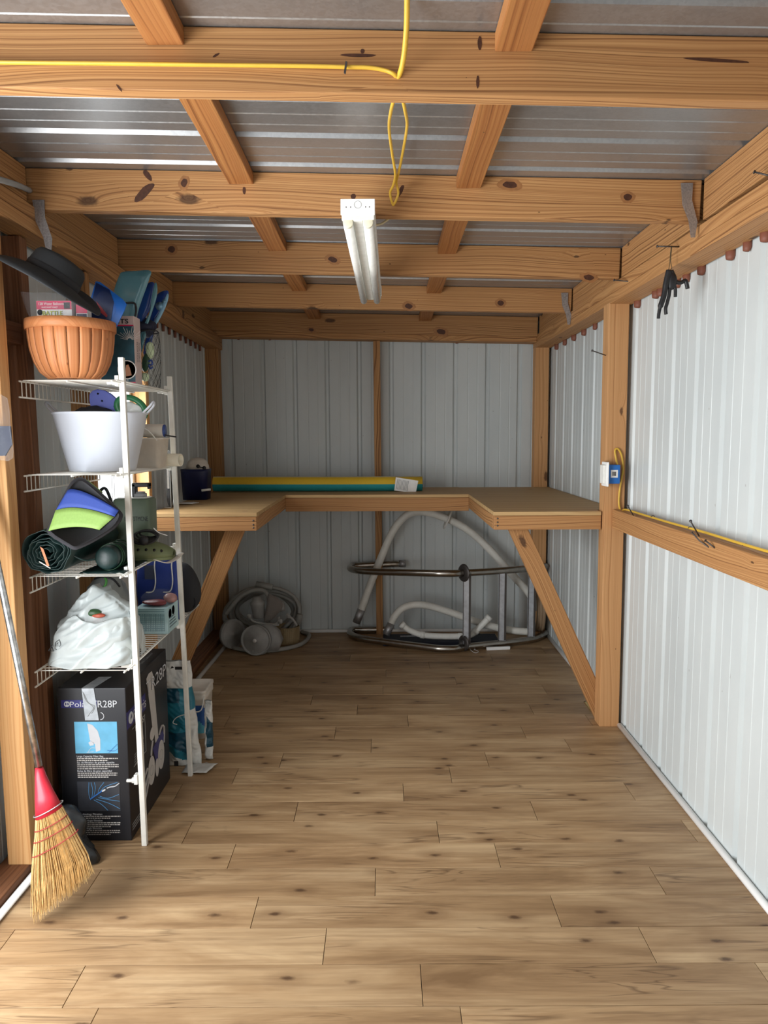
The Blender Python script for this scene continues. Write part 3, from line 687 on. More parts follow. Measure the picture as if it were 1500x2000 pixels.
tag(MB().tube(smoothpts([at(290, 706, Y=2.86), at(296, 704, Y=2.86), at(297, 712, Y=2.86), at(291, 713, Y=2.86), at(294, 720, Y=2.86), at(298, 716, Y=2.86)], 4), .0035, 6).build('blue_ribbon', M['blue']), 'bright blue knotted ribbon on the net bag', 'ribbon')
# ------------------------------------------------------------------ second shelf
tc = V(-.998, 2.642, SZ[1]+.004); th = at(200, 806, Y=2.642).z-tc.z
tub = thing('flexible_tub', tc, 'white flexible tub with loop handles on the second shelf', 'tub')
M['tub'] = mat('white_soft_plastic', srgb(216, 222, 233), .30, var=.008)
RT, RB_ = .160, .108
MB().lathe([(RB_, 0), (RB_+.004, .002), (RT-.003, th-.008), (RT+.001, th-.006), (RT+.001, th), (RT-.004, th), (RB_, .006), (0, .006)], tc, n=48).build('body', M['tub'], tub)
for s in (-1, 1):
    pts = [tc+V(s*(RT-.006)*math.cos(a), (RT-.006)*math.sin(a), th-.006) for a in (-.17, -.15)]
    pts += [tc+V(s*((RT+.012)*math.cos(a)+h*.45), (RT)*math.sin(a), th+h) for a, h in ((-.12, .022), (-.05, .034), (.05, .034), (.12, .022))]
    pts += [tc+V(s*(RT-.006)*math.cos(a), (RT-.006)*math.sin(a), th-.006) for a in (.15, .17)]
    MB().tube(smoothpts(pts, 4), .0055, 8, flat=.7).build('handle', M['tub'], tub)
M['sole'] = mat('violet_blue_foam', srgb(96, 106, 186), .6)
so = thing('flip_flop', at(205, 840, Y=2.69), 'violet-blue flip-flop sole standing up in the white tub', 'sandal')
pxprism([(174, 782), (174, 770), (180, 763), (190, 760), (203, 762), (216, 769), (228, 780), (238, 800), (244, 826), (236, 850), (210, 850), (190, 828), (179, 805)], 2.69, .016).build('sole', M['sole'], so, bevel=.003)
for q in ((191, 769), (199, 783), (208, 799)): MB().lathe([(.0035, 0), (0, .001)], at(*q, Y=2.688), (0,-1,0), n=10).build('strap_hole', M['ink'], so)
M['green'] = mat('green_rubber', srgb(44, 110, 70), .4)
dm = thing('diving_mask', at(266, 826, Y=2.66), 'green-rimmed diving mask poking out of the white tub', 'mask')
mc = at(256, 798, Y=2.66); mx, my = V(.85, .1, -.5).normalized(), V(.45, .25, .85).normalized()
MB().tube([mc+mx*(  .052*math.cos(a))+my*(.036*math.sin(a)) for a in [2*PI*i/28 for i in range(28)]], .008, 8, True, flat=1.4).build('skirt', M['green'], dm)
MB().add([mc+mx*(.048*math.cos(2*PI*i/24))+my*(.033*math.sin(2*PI*i/24)) for i in range(24)], [tuple(range(24))]).build('lens', M['film'], dm, solid=.003)
mb = MB(); mb.blob(mc+V(-.005, .015, -.004), (.042, .012, .022), .4, 30, 3, ridge=True); mb.build('crumpled_film', MAT('white_film', srgb(220, 222, 218), .3), dm)
MB().tube(smoothpts([mc+V(-.055, 0, .01), mc+V(-.045, .01, -.01), mc+V(-.02, .0, -.02)], 4), .011, 8, flat=.4).build('strap', M['green'], dm)
tag(MB().blob(tc+V(-.02, .02, th-.035), (.10, .09, .05), .3, 16, 4, ridge=True).build('dark_cloth', M['blackfab']), 'dark cloth bundled in the white tub behind the sole', 'cloth')
# white pail, clear tube and pipe
pl = thing('white_pail', (-.935, 2.895, SZ[1]), 'small off-white pail behind the white tub on the second shelf', 'pail')
M['milky'] = mat('milky_plastic', srgb(214, 206, 194), .4, sss=.1)
ph = at(322, 855, Y=2.86).z-SZ[1]-.003
def sq(cx, cy, hx, hy, z, r=.02, n=4):
    P = []
    for (sx, sy, a0) in ((1, 1, 0), (-1, 1, PI/2), (-1, -1, PI), (1, -1, 1.5*PI)):
        for i in range(n+1): a = a0+PI/2*i/n; P.append(V(cx+sx*(hx-r)+r*math.cos(a), cy+sy*(hy-r)+r*math.sin(a), z))
    return P
def loft(rings, cap0=True, cap1=True):
    n = len(rings[0]); fs = [(j*n+i, j*n+(i+1) % n, (j+1)*n+(i+1) % n, (j+1)*n+i) for j in range(len(rings)-1) for i in range(n)]
    if cap0: fs.append(tuple(range(n-1, -1, -1)))
    if cap1: fs.append(tuple(range((len(rings)-1)*n, len(rings)*n)))
    return MB().add([p for r in rings for p in r], fs, None, True)
zz = SZ[1]+.003
loft([sq(-.93, 2.89, .074, .052, zz), sq(-.93, 2.89, .084, .06, zz+ph-.006), sq(-.93, 2.89, .088, .064, zz+ph-.006), sq(-.93, 2.89, .088, .064, zz+ph), sq(-.93, 2.89, .080, .056, zz+ph), sq(-.93, 2.89, .072, .05, zz+.01)], True, True).build('body', M['milky'], pl)
MB().tube(smoothpts([(-1.0, 2.83, zz+ph-.01), (-.97, 2.815, zz+ph+.03), (-.90, 2.815, zz+ph+.035), (-.86, 2.83, zz+ph-.01)], 5), .0022, 6).build('bail_handle', M['white'], pl)
ct = thing('spool_tube', (-.9, 2.90, zz+ph), 'clear tube with a dark blue end lying across the white pail', 'tube')
MB().lathe([(.026, 0), (.026, .11), (.022, .11), (.022, 0)], (-.96, 2.89, zz+ph+.027), (1,0,0), 24).build('tube_wall', M['milky'], ct)
MB().lathe([(.006, 0), (.024, 0), (.024, .006), (.006, .006)], (-.851, 2.89, zz+ph+.027), (1,0,0), 24).build('end_cap', M['blue'], ct)
MB().tube([(-.95, 2.89, zz+ph+.027), (-.80, 2.875, zz+ph+.003)], .003, 6).build('rod', M['black'], ct)
pp = thing('pvc_pipe', (-.88, 2.99, zz), 'short cream plastic pipe sticking out over the second shelf edge', 'pipe')
def pipe(mb, a, b, ro, ri):
    a, b = V(a), V(b); mb.lathe([(ro, 0), (ro, (b-a).length), (ri, (b-a).length), (ri, 0), (ro, 0)], a, b-a, 24); return mb
pe = at(352, 909, Y=2.955)
pipe(MB(), (-.96, 3.0, zz+.026), (pe.x, 2.965, zz+.026), .0255, .021).build('pipe', MAT('cream_plastic', srgb(232, 226, 206), .35), pp)

# ------------------------------------------------------------------ third shelf
z3 = SZ[2]+.003
M['tarp'] = mat('dark_green_tarp', srgb(20, 42, 40), .4, var=.25, vs=60, bump=.25)
tr = thing('tarp_roll', (-1.09, 2.7, z3), 'dark green tarpaulin rolled up on the third shelf, end facing out', 'tarp')
ce = at(90, 1092, Y=2.37); ce.z = z3+.086; ct_ = V(-1.085, 2.77, z3+.086)
def spiral(u, v):
    an = u*2*PI*6.2; r = .012+.068*u*(1+.05*math.sin(an*1+v*3)); r *= 1+.24*noise.noise(V(math.cos(an)*2, math.sin(an)*2, u*5+v))
    sq_ = 1+.10*math.cos(2*an-1)*(1-u); c = ce+(ct_-ce)*v
    return c+V(r*sq_*math.cos(an)*1.05, .006*noise.noise(V(an, v, 1)), max(r*math.sin(an)*.95, z3+.0025-c.z+.012*(1-u)))
MB().grid(spiral, 210, 5).build('rolled_sheet', M['tarp'], tr, solid=.0022)
MB().prism([(-.004, 0), (.004, .002), (.008, .06), (.001, .07)], ce+V(.008, -.004, -.045), (.93,0,.35), (-.35,0,.93), -.002).build('orange_tag', MAT('orange_card', srgb(200, 120, 76), .5), tr)
MB().tube([ce+V(-.02, -.005, -.028), ce+V(.015, -.005, -.05)], .002, 5).build('white_edge', M['paper'], tr)
MB().tube(smoothpts([at(110, 1058, Y=2.4), at(140, 1082, Y=2.41), at(165, 1094, Y=2.42), at(185, 1092, Y=2.44)], 4), .006, 6, flat=.5).build('loose_edge', M['tarp'], tr)
fl = thing('foam_float', at(150, 1060, Y=2.43), 'black, blue and lime green foam float leaning on the tarp roll', 'float')
M['foamblack'] = mat('black_neoprene', (.025, .025, .03), .65, bump=.1, vs=160); M['foamblue'] = mat('blue_neoprene', srgb(38, 62, 136), .65, bump=.1, vs=160); M['foamlime'] = mat('lime_neoprene', srgb(124, 154, 78), .65, bump=.1, vs=160)
LO, HI = 1074, 932
def fy(py): return 2.298+(LO-py)/(LO-HI)*.10
def fp(px, py, d=0): return at(px, py, Y=fy(py)+d)
outl = smoothpts([V(*p, 0) for p in ((93, 1042), (97, 1022), (112, 988), (130, 955), (142, 938), (156, 932), (170, 938), (205, 968), (234, 996), (240, 1010), (225, 1032), (190, 1055), (158, 1071), (144, 1074), (132, 1068))], 3, True)
n = len(outl); c_ = V(160, 1005, 0); vs = []; fs = []
for s, d in ((1, .052), (1.0, .012), (.97, .004), (.9, 0)):
    for p in outl: q = c_+(p-c_)*s; vs.append(fp(q.x, q.y, d))
for j in range(3):
    for i in range(n): fs.append((j*n+i, (j+1)*n+i, (j+1)*n+(i+1) % n, j*n+(i+1) % n))
fs += [tuple(range(3*n, 4*n)), tuple(range(n-1, -1, -1))]
MB().add(vs, fs, None, True).build('body', M['foamblack'], fl)
def band(lo_, hi_, nm, mt):
    def q3(P, t): a, b, c = P; return ((1-t)**2*a[0]+2*t*(1-t)*b[0]+t*t*c[0], (1-t)**2*a[1]+2*t*(1-t)*b[1]+t*t*c[1])
    def fn(u, v):
        a, b = q3(lo_, u), q3(hi_, u); return fp(a[0]+(b[0]-a[0])*v, a[1]+(b[1]-a[1])*v, -.003-.004*math.sin(PI*u))
    MB().grid(fn, 12, 4).build(nm, mt, fl, solid=.003)
band(((95, 1037), (150, 1022), (194, 1035)), ((109, 997), (150, 982), (223, 1010)), 'lime_band', M['foamlime'])
band(((110, 996), (150, 981), (224, 1009)), ((132, 958), (150, 946), (232, 997)), 'blue_band', M['foamblue'])
pxprism([(146, 935), (156, 932), (172, 939), (200, 962), (197, 964), (168, 944)], 2.428, .006).build('lime_edge', M['foamlime'], fl)
mr = thing('sleeping_mat', (-.92, 2.66, z3), 'dark green rolled mat tied with cord beside the tarp roll', 'mat')
MB().lathe([(0, 0), (.034, 0), (.040, .006), (.042, .05), (.041, .12), (.038, .19), (0, .20)], (-.935, 2.47, z3+.050), (-.05, 1, 0), 24).build('roll', M['tarp'], mr)
for k, (y, w) in enumerate(((2.50, .01), (2.53, -.012), (2.56, .014), (2.60, -.008))):
    MB().tube([V(-.935+.044*math.cos(a), y+w*math.sin(a+k), z3+.050+.0435*math.sin(a)) for a in [2*PI*i/20 for i in range(20)]], .0025, 5, True).build('cord', M['greendark'], mr)
MB().grid(lambda u, v: V(-1.02+.15*u, 2.445+.3*v, z3+.003+.008*abs(noise.noise(V(u*5, v*5, 3)))), 10, 6).build('loose_flap', M['tarp'], tr, solid=.002)
# olive lantern-like battery case
lt = thing('battery_case', (-.94, 2.84, z3), 'olive green case with black carry handle on the third shelf', 'case')
M['olive'] = mat('olive_enamel', srgb(92, 106, 88), .45)
lx, ly = at(292, 1000, Y=2.80).x, 2.80; lz_ = at(270, 974, Y=2.80).z
loft([sq((lx-1.03)/2, ly+.05, (lx+1.03)/2, .05, z3, .015), sq((lx-1.03)/2, ly+.05, (lx+1.03)/2, .05, lz_-.008, .015), sq((lx-1.03)/2, ly+.05, (lx+1.03)/2-.008, .042, lz_, .012)]).build('body', M['olive'], lt)
loft([sq((lx-1.03)/2, ly+.05, (lx+1.03)/2-.012, .038, lz_, .012), sq((lx-1.03)/2, ly+.05, (lx+1.03)/2-.014, .036, lz_+.003, .012)]).build('top_plate', M['white'], lt)
MB().lathe([(.026, 0), (.026, .012), (.024, .014), (.02, .014), (.02, .02), (0, .02)], (lx-.05, ly+.05, lz_+.003), n=20).build('cap', M['grey'], lt)
mb = MB(); hz = at(262, 950, Y=2.82).z; mb.box(lx-.075, lx-.06, ly+.03, ly+.06, lz_+.003, hz+.01); mb.box(lx-.075, lx-.008, ly+.03, ly+.06, hz-.004, hz+.012); mb.box(lx-.016, lx-.008, ly+.03, ly+.06, hz-.012, hz+.012)
mb.build('carry_handle', M['black'], lt, bevel=.003)
MB().text('BATTSTMCNE', (lx-.095, ly-.0004, lz_-.085), (1,0,0), (0,0,1), .017, .088).build('lettering', M['ink'], lt)
bb = thing('black_bag', (-1.1, 2.93, z3), 'black soft bag with a loop handle left of the olive case', 'bag')
mb = MB(); mb.blob((-1.105, 2.93, z3+.10), (.058, .06, .10), .12, 12, 4, zmin=z3); mb.build('sack', M['blackfab'], bb)
MB().tube(smoothpts([(-1.12, 2.90, z3+.19), (-1.11, 2.89, z3+.24), (-1.085, 2.89, z3+.255), (-1.065, 2.90, z3+.19)], 5), .006, 6).build('loop_handle', M['blackfab'], bb)
# black cord coil and clog
cl = thing('clog', (-.90, 2.72, z3), 'olive green clog with round vent holes at the shelf edge', 'shoe')
M['clog'] = mat('olive_foam', srgb(104, 112, 78), .55)
def clogp(u, v):   # a shoe upper, toe at +x
    a = PI*u; x = -.10+.20*v; w = .040*math.sin(PI*(.12+.82*v))**.55+.004; h = (.062*(1-(1-v)**3*.25)*math.sin(PI*(.25+.70*v))**.6)
    return V(-.885+x*.95+0*u, 2.735+x*.25+w*math.cos(a), z3+.012+h*math.sin(a)**.8)
MB().grid(clogp, 14, 14).build('upper', M['clog'], cl, solid=.005)
loft([[V(-.885+(x*.95), 2.735+x*.25+s*w, z3+zq) for (x, w, s) in ([(-.10+.20*i/12, .044*math.sin(PI*(.12+.80*i/12))**.5, 1) for i in range(13)]+[(.10-.20*i/12, .044*math.sin(PI*(.12+.80*(1-i/12)))**.5, -1) for i in range(13)])] for zq in (.0, .014)]).build('sole', M['clog'], cl)
for v in (.42, .56, .70, .82):
    p = clogp(.86, v)+V(.0, -.0035, .003); MB().lathe([(.0055, 0), (0, .001)], p, (0,-1,.35), n=10).build('vent_hole', M['ink'], cl)
cc = thing('cord_coil', (-.90, 2.70, z3+.05), 'black power cord coiled up on the olive clog', 'cord')
mb = MB(); cq = at(283, 1050, Y=2.69)
for k in range(5):
    r = .042-.003*k; o = V(.002*k, -.006+.006*k, .003*k)
    mb.tube([cq+o+V(r*1.1*math.cos(a), .016*math.sin(a+k*.8), r*.52*math.sin(a)) for a in [2*PI*i/26 for i in range(26)]], .0038, 6, True)
mb.build('cable', M['black'], cc)
MB().lathe([(.007, 0), (.017, .002), (.018, .012), (.012, .02), (0, .02)], cq+V(.006, -.025, -.006), (0,-1,0), 18).build('plug', M['black'], cc)
MB().tube(smoothpts([at(300, 1031, Y=2.69), at(310, 1040, Y=2.69), at(327, 1046, Y=2.69)], 4), .003, 6, flat=.5).build('cable_tie', M['paper'], cc)
ws = MB().tube(smoothpts([at(302, 1093, Y=2.62), at(325, 1099, Y=2.66), at(342, 1092, Y=2.72), at(355, 1080, Y=2.80)], 5), .010, 8, flat=.18)
tag(ws.build('webbing_strap', MAT('white_webbing', srgb(206, 200, 190), .8, bump=.4, vs=220)), 'white webbing strap hanging at the corner of the third shelf', 'strap')

# ------------------------------------------------------------------ fourth shelf
z4 = SZ[3]+.003
M['bag'] = mat('white_film_plastic', srgb(198, 206, 206), .28, var=.03)
wbg = thing('plastic_bag', (-1.0, 2.56, z4), 'crumpled white plastic shopping bag on the lowest shelf', 'bag')
bg = MB()
def itp(T, x):
    if x <= T[0][0]: return T[0][1]
    for (a, p), (b, q) in zip(T, T[1:]):
        if x <= b: t = (x-a)/(b-a); t = t*t*(3-2*t)*.5+t*.5; return p+(q-p)*t
    return T[-1][1]
TOPZ = [(0, .02), (.03, .085), (.10, .135), (.24, .185), (.38, .222), (.47, .248), (.56, .236), (.72, .212), (.90, .172), (.97, .10), (1, .03)]
def crease(x, z, s):
    a = .42; p = V(x*math.cos(a)+z*math.sin(a), -x*math.sin(a)+z*math.cos(a), 0)
    w = noise.noise(V(x*7, z*7, s))*.035
    k = 1-abs(noise.noise(V(p.x*4.5, (p.y+w)*19, s)))*2.2
    k2 = 1-abs(noise.noise(V(p.x*11+w*9, p.y*34, s+4)))*2.4
    return max(-.6, k)*.024+max(-.5, k2)*.010
def bagp(u, v):
    T = itp(TOPZ, u); x = -1.163+.292*u; side = math.sin(PI*min(max(u, .0), 1))**.16
    f = v*2 if v < .5 else (1-v)*2
    z = T*(1-(1-f)**1.75); yf = 2.585-(.14*side)*(1-f)**1.25 if v < .5 else 2.60+(.10*side)*(1-f)**1.3
    c = crease(x, z, 2.0 if v < .5 else 7.0)*min(1, f*3+.15)*side
    x += .012*noise.noise(V(u*3, v*9, 1))*side+.02*(1-f)*(.5-u)*-1*(v < .5)*.4
    return V(min(x, -.874), yf-c*.9*(1 if v < .5 else -1), z4+z+c*.55)
bg.grid(bagp, 110, 84)
def flap(u, v):      # the loose front layer of the bag, its free edge folded over below the opening
    eu = itp([(0, .06), (.18, .135), (.34, .165), (.48, .150), (.62, .140), (.8, .150), (1, .145)], u); x = -1.160+.285*u
    z = .004+(eu-.004)*v; T = itp(TOPZ, u); f = 1-(1-min(z/T, .96))**(1/1.75); side = math.sin(PI*min(max(u, .02), .98))**.16
    y = 2.585-(.14*side)*(1-f)**1.25-.010-.018*v*v
    c = crease(x*1.0+.3, z, 5.0)*side
    return V(min(x, -.876), y-c*.8, z4+z+c*.5*v)
bg.grid(flap, 90, 40); wbo = bg.build('film', M['bag'], wbg, sub=0, solid=.0015)
from mathutils.bvhtree import BVHTree
bvh = BVHTree.FromPolygons(bg.v, bg.f)
def onbag(px, py, off=.0015):
    d = (at(px, py, Y=2.5)-CAM).normalized(); h = bvh.ray_cast(CAM, d)
    return (h[0]-d*off) if h[0] else at(px, py, Y=2.45)
def mark(lines, nm='recycling_mark'):
    mb = MB()
    for L in lines: mb.tube([onbag(*p) for p in L], .0012, 4)
    mb.build(nm, M['ink'], wbg)
mark([[(95, 1271), (101, 1260), (104, 1272), (95, 1271)], [(97, 1268), (102, 1264)]])
mark([[(108, 1267), (108, 1255), (116, 1249), (119, 1260), (110, 1269), (108, 1267)], [(111, 1258), (114, 1255)]])
gp = onbag(178, 1198); hole = MB(); hole.blob(gp+V(0, .009, 0), (.030, .016, .014), .2, 18, 3); hole.build('green_contents', MAT('green_print', srgb(52, 84, 50), .4, var=.3), wbg)
hole = MB(); hole.blob(gp+V(.022, .002, -.008), (.024, .012, .008), .2, 18, 3); hole.build('red_contents', MAT('red_print', srgb(176, 84, 62), .4, var=.3), wbg)
MB().grid(lambda u, v: at(243+26*u, 1186+14*u*v+6*(1-u), Y=2.57+.012*math.sin(u*7))+V(0, 0, -.022*v*(1-.4*u)+.004*math.sin(u*9)), 8, 5).build('bag_handle', M['bag'], wbg, solid=.002)
gb = tag(MB().blob((-1.082, 2.85, z4+.115), (.072, .10, .135), .22, 10, 4, zmin=z4, ridge=True).build('grey_plastic_bag', MAT('grey_film', srgb(132, 136, 134), .4)), 'grey plastic bag slumped behind the white shopping bag', 'bag')
gg = thing('swim_goggles', at(205, 1140, Y=2.745), 'bright green swim goggles lying on the grey bag', 'goggles')
gq = at(206, 1142, Y=2.735)
MB().tube(smoothpts([gq+V(-.03, 0, -.012), gq+V(-.012, -.004, -.014), gq+V(.002, -.004, 0), gq+V(.004, 0, .018), gq+V(-.002, .004, .024)], 5), .0085, 8, flat=.5).build('frame', MAT('bright_green', srgb(84, 170, 70), .35), gg)
MB().lathe([(.014, 0), (.018, .004), (.017, .014), (0, .016)], gq+V(.018, .0, .004), (.2,-1,.1), 16).build('eye_cup', M['film'], gg)
MB().tube(smoothpts([gq+V(-.045, .01, .02), gq+V(-.01, .0, .03), gq+V(.03, .0, .02), gq+V(.05, .01, -.01)], 5), .004, 6).build('strap', M['black'], gg)
# pale blue carton
bx = at(327, 1200, Y=2.875).x; bz = at(327, 1188, Y=2.875).z
bc = thing('patterned_carton', (-.92, 2.95, z4), 'pale blue carton with woven grid print on the lowest shelf', 'box')
M['palebox'] = mat('pale_blue_card', srgb(170, 204, 210), .3, var=.05)
MB().box(-.985, bx, 2.875, 3.028, z4, bz).build('carton', M['palebox'], bc, bevel=.002)
mb = MB()
for i in range(15): x = -.97+i*(bx+.985-.03)/14; mb.box(x, x+.0022+.002*(i % 3 == 0), 2.874, 2.875, z4+.012, bz-.022)
for i in range(11): z = z4+.014+i*.0085; mb.box(-.975, bx-.012, 2.8735, 2.875, z, z+.0016+.0014*(i % 2))
mb.build('grid_print', MAT('grey_blue_print', srgb(112, 150, 158), .3), bc)
MB().lathe([(0, 0), (.02, 0)], (bx+.0006, 2.91, bz-.03), (1,0,0), 20).build('red_print', M['pink'], bc)
MB().lathe([(0, 0), (.018, 0)], (bx+.0008, 2.955, bz-.025), (1,0,0), 20).build('white_print', M['paper'], bc)
mb = MB()
for i in range(4): mb.box(bx, bx+.0008, 2.90, 3.0-.01*i, z4+.02+.012*i, z4+.025+.012*i)
mb.build('print_lines', MAT('slate_print', srgb(96, 120, 130), .4), bc)
rb = thing('clear_pouch', (-.91, 2.95, bz), 'clear pouch of red items lying on the pale blue carton', 'pouch')
mb = MB(); mb.blob((-.908, 2.95, bz+.026), (.066, .065, .030), .2, 18, 4, zmin=bz+.001, ridge=True); mb.build('film', M['film'], rb)
mb = MB(); mb.blob((-.92, 2.925, bz+.012), (.05, .03, .012), .3, 24, 3); mb.build('red_item', MAT('dark_red_plastic', srgb(120, 40, 44), .4), rb)
mb = MB(); mb.blob((-.875, 2.965, bz+.022), (.028, .03, .02), .4, 24, 3); mb.build('pinkish_item', MAT('pink_brown_plastic', srgb(160, 116, 112), .4, var=.3), rb)
bl_ = thing('cooler_bag', (-.94, 3.13, z4), 'royal blue soft cooler bag with white cords behind the carton', 'bag')
cx0, cx1 = -1.05, at(345, 1120, Y=3.09).x
loft([sq((cx0+cx1)/2, 3.14, (cx1-cx0)/2, .05, z4+.002, .02), sq((cx0+cx1)/2, 3.14, (cx1-cx0)/2+.003, .053, z4+.14, .02), sq((cx0+cx1)/2, 3.14, (cx1-cx0)/2-.004, .045, z4+.285, .02)]).build('body', MAT('royal_blue_nylon', srgb(34, 58, 140), .55, bump=.15, vs=160), bl_, sub=0)
for s in (0, .072):
    x = cx1-.10+s
    MB().tube(smoothpts([(x-.03, 3.084, z4+.125), (x, 3.082, z4+.13), (x+.012, 3.082, z4+.17), (x+.01, 3.082, z4+.24), (x+.016, 3.084, z4+.275)], 5), .0028, 6).build('piping', M['paper'], bl_)
MB().box(cx0+.04, cx0+.085, 3.085, 3.088, z4+.18, z4+.24).build('patch', MAT('slate_fabric', srgb(70, 76, 100), .7), bl_)
dk = thing('black_duffel', (-.86, 3.27, z4), 'black carry bag with strap loop at the far end of the lowest shelf', 'bag')
mb = MB(); mb.blob((-.90, 3.27, z4+.10), (.075, .06, .12), .15, 10, 4, zmin=z4+.001); mb.build('sack', M['blackfab'], dk)
MB().tube(smoothpts([at(357, 1140, Y=3.24), at(372, 1156, Y=3.24), at(382, 1172, Y=3.24), at(379, 1184, Y=3.25), at(364, 1184, Y=3.26)], 5), .011, 8, flat=.5).build('strap', M['blackfab'], dk)
# ------------------------------------------------------------------ things on the floor at the left
M['carton'] = mat('black_card', srgb(30, 31, 36), .38, var=.15, vs=5); M['indigo'] = mat('indigo_print', srgb(44, 44, 112), .35, var=.1)
M['poolblue'] = mat('pool_photo_print', srgb(104, 178, 214), .3, var=.12, vs=18); M['greyprint'] = mat('dark_grey_print', srgb(58, 60, 66), .3, var=.2, vs=14)
M['silverprint'] = mat('silver_print', srgb(200, 202, 206), .35, var=.03); M['whiteprint'] = mat('off_white_print', srgb(190, 186, 182), .4, var=.05)
X0, X1, BY0, BY1, BH = -1.155, -.912, 2.532, 3.018, .566
bx_ = thing('appliance_box', (-1.033, 2.775, 0), 'tall black carton for a pool cleaner under the wire shelf', 'box')
MB().box(X0, X1, BY0, BY1, 0, BH).build('carton', M['carton'], bx_, bevel=.003)
W_ = X1-X0
def fu(u, v, d=.0008): return V(X0+u*W_, BY0-d, BH*(1-v))
def fquad(u0, u1, v0, v1, m, nm, d=.0008):
    MB().add([fu(u0, v1, d), fu(u1, v1, d), fu(u1, v0, d), fu(u0, v0, d)], [(0, 1, 2, 3)]).build(nm, m, bx_, solid=.0004)
def fpoly(P, m, nm, d=.0016): MB().add([fu(*p, d) for p in P], [tuple(range(len(P)))[::-1]]).build(nm, m, bx_, solid=.0004)
def fline(lines, m, nm, r=.001, d=.0018):
    for L in lines: MB().tube(smoothpts([fu(*p, d) for p in L], 4), r, 4).build(nm, m, bx_)
fquad(.06, .58, .075, .125, M['indigo'], 'brand_band')
FX, FZ = (1,0,0), (0,0,1)
MB().text('Polaris', fu(.19, .118, .0014), FX, FZ, .019, W_*.36).build('lettering', M['silverprint'], bx_)
mb = MB(); cq = fu(.145, .100, .0016); mb.tube(arc(cq, FX, FZ, .0085, 0, 2*PI, 20)[:-1], .0022, 5, True); mb.prism([(-.004, .008), (.004, .008), (.001, 0), (.006, -.008), (-.006, -.008), (-.001, 0)], cq, FX, FZ, .0006); mb.build('emblem', M['silverprint'], bx_)
MB().text('TR28P', fu(.50, .122, .0014), FX, FZ, .025, W_*.37).build('lettering', M['silverprint'], bx_)
MB().tube(arc(fu(.62, .178, .0014), FX, FZ, .013, -PI/2, PI*.45, 12), .0016, 4).build('swirl_print', M['silverprint'], bx_)
# tape over the flap, front and top
mb = MB(); mb.add([fu(.37, .0, .0022), fu(.545, .0, .0022), fu(.60, .205, .0024), fu(.40, .205, .0024)], [(3, 2, 1, 0)]); mb.add([V(X0+.37*W_, BY0-.0022, BH+.0012), V(X0+.545*W_, BY0-.0022, BH+.0012), V(X0+.62*W_, BY0+.12, BH+.0012), V(X0+.43*W_, BY0+.12, BH+.0012)], [(0, 1, 2, 3)])
mb.build('packing_tape', MAT('silver_tape', srgb(176, 182, 188), .2, var=.2, vs=30, coat=.6), bx_, solid=.0004)
fline([[(.385, .02), (.43, .08), (.53, .12), (.49, .15), (.44, .18)], [(.40, .03), (.46, .09), (.55, .115), (.50, .16)]], M['grey'], 'tape_crease', .0010, .0032)
fquad(.235, .855, .215, .42, M['poolblue'], 'pool_photo')
fpoly([(.425, .225), (.50, .235), (.575, .275), (.605, .33), (.60, .40), (.535, .41), (.525, .36), (.455, .335), (.44, .28)], M['silverprint'], 'filter_bag_print')
fpoly([(.43, .35), (.46, .34), (.51, .35), (.505, .367), (.45, .37)], M['silverprint'], 'float_print')
fline([[(.42, .41), (.47, .385), (.53, .385)], [(.40, .415), (.50, .408)]], M['silverprint'], 'hose_print'); fline([[(.72, .415), (.78, .39), (.85, .36)], [(.70, .40), (.80, .405), (.85, .39)]], M['skyprint'], 'hose_print')
def para(v, head, n, us=(.25, .86)):
    MB().text(head, fu(us[0], v, .0012), FX, FZ, .0065, None, bold=.01).build('lettering', M['silverprint'], bx_)
    mb = MB(); random.seed(int(v*1000))
    for i in range(n):
        u = us[0]; vv = v+.013*(i+1); end = us[1]-(.16 if i == n-1 else random.uniform(0, .04))
        while u < end:
            w = random.uniform(.015, .05); mb.add([fu(u, vv, .0012), fu(min(u+w, end), vv, .0012), fu(min(u+w, end), vv-.0065, .0012), fu(u, vv-.0065, .0012)], [(0, 1, 2, 3)]); u += w+.008
    stuff(mb.build('small_print', M['whiteprint'], bx_))
para(.444, 'Large Capacity Filter Bag', 2); para(.485, 'Sac de filtration de grande capacite', 3); para(.540, 'Bolsa de filtro de gran capacidad', 3)
fquad(.235, .855, .605, .80, M['greyprint'], 'sweep_photo')
M['glowblue'] = mat('bright_blue_print', srgb(92, 160, 214), .3, var=.1)
fline([[(.42, .725), (.40, .68), (.41, .61)], [(.44, .715), (.46, .66), (.44, .61)], [(.47, .705), (.50, .65), (.49, .61)], [(.53, .69), (.56, .65), (.63, .61)], [(.56, .68), (.64, .64), (.83, .61)], [(.56, .70), (.68, .715), (.84, .69)], [(.54, .71), (.70, .725), (.85, .735)], [(.50, .72), (.70, .75), (.85, .785)], [(.47, .725), (.58, .755), (.67, .795)]], M['glowblue'], 'jet_print', .0008)
fline([[(.42, .72), (.60, .665)]], M['skyprint'], 'jet_print', .0028); fline([[(.60, .668), (.65, .655)]], M['silverprint'], 'hose_print', .0036); fline([[(.67, .648), (.72, .64), (.79, .635), (.855, .615)]], M['silverprint'], 'hose_print', .0022)
para(.825, 'Technology Filtration', 2); para(.868, 'Technologie filtration', 3); para(.920, 'Tecnologia filtracion', 3)
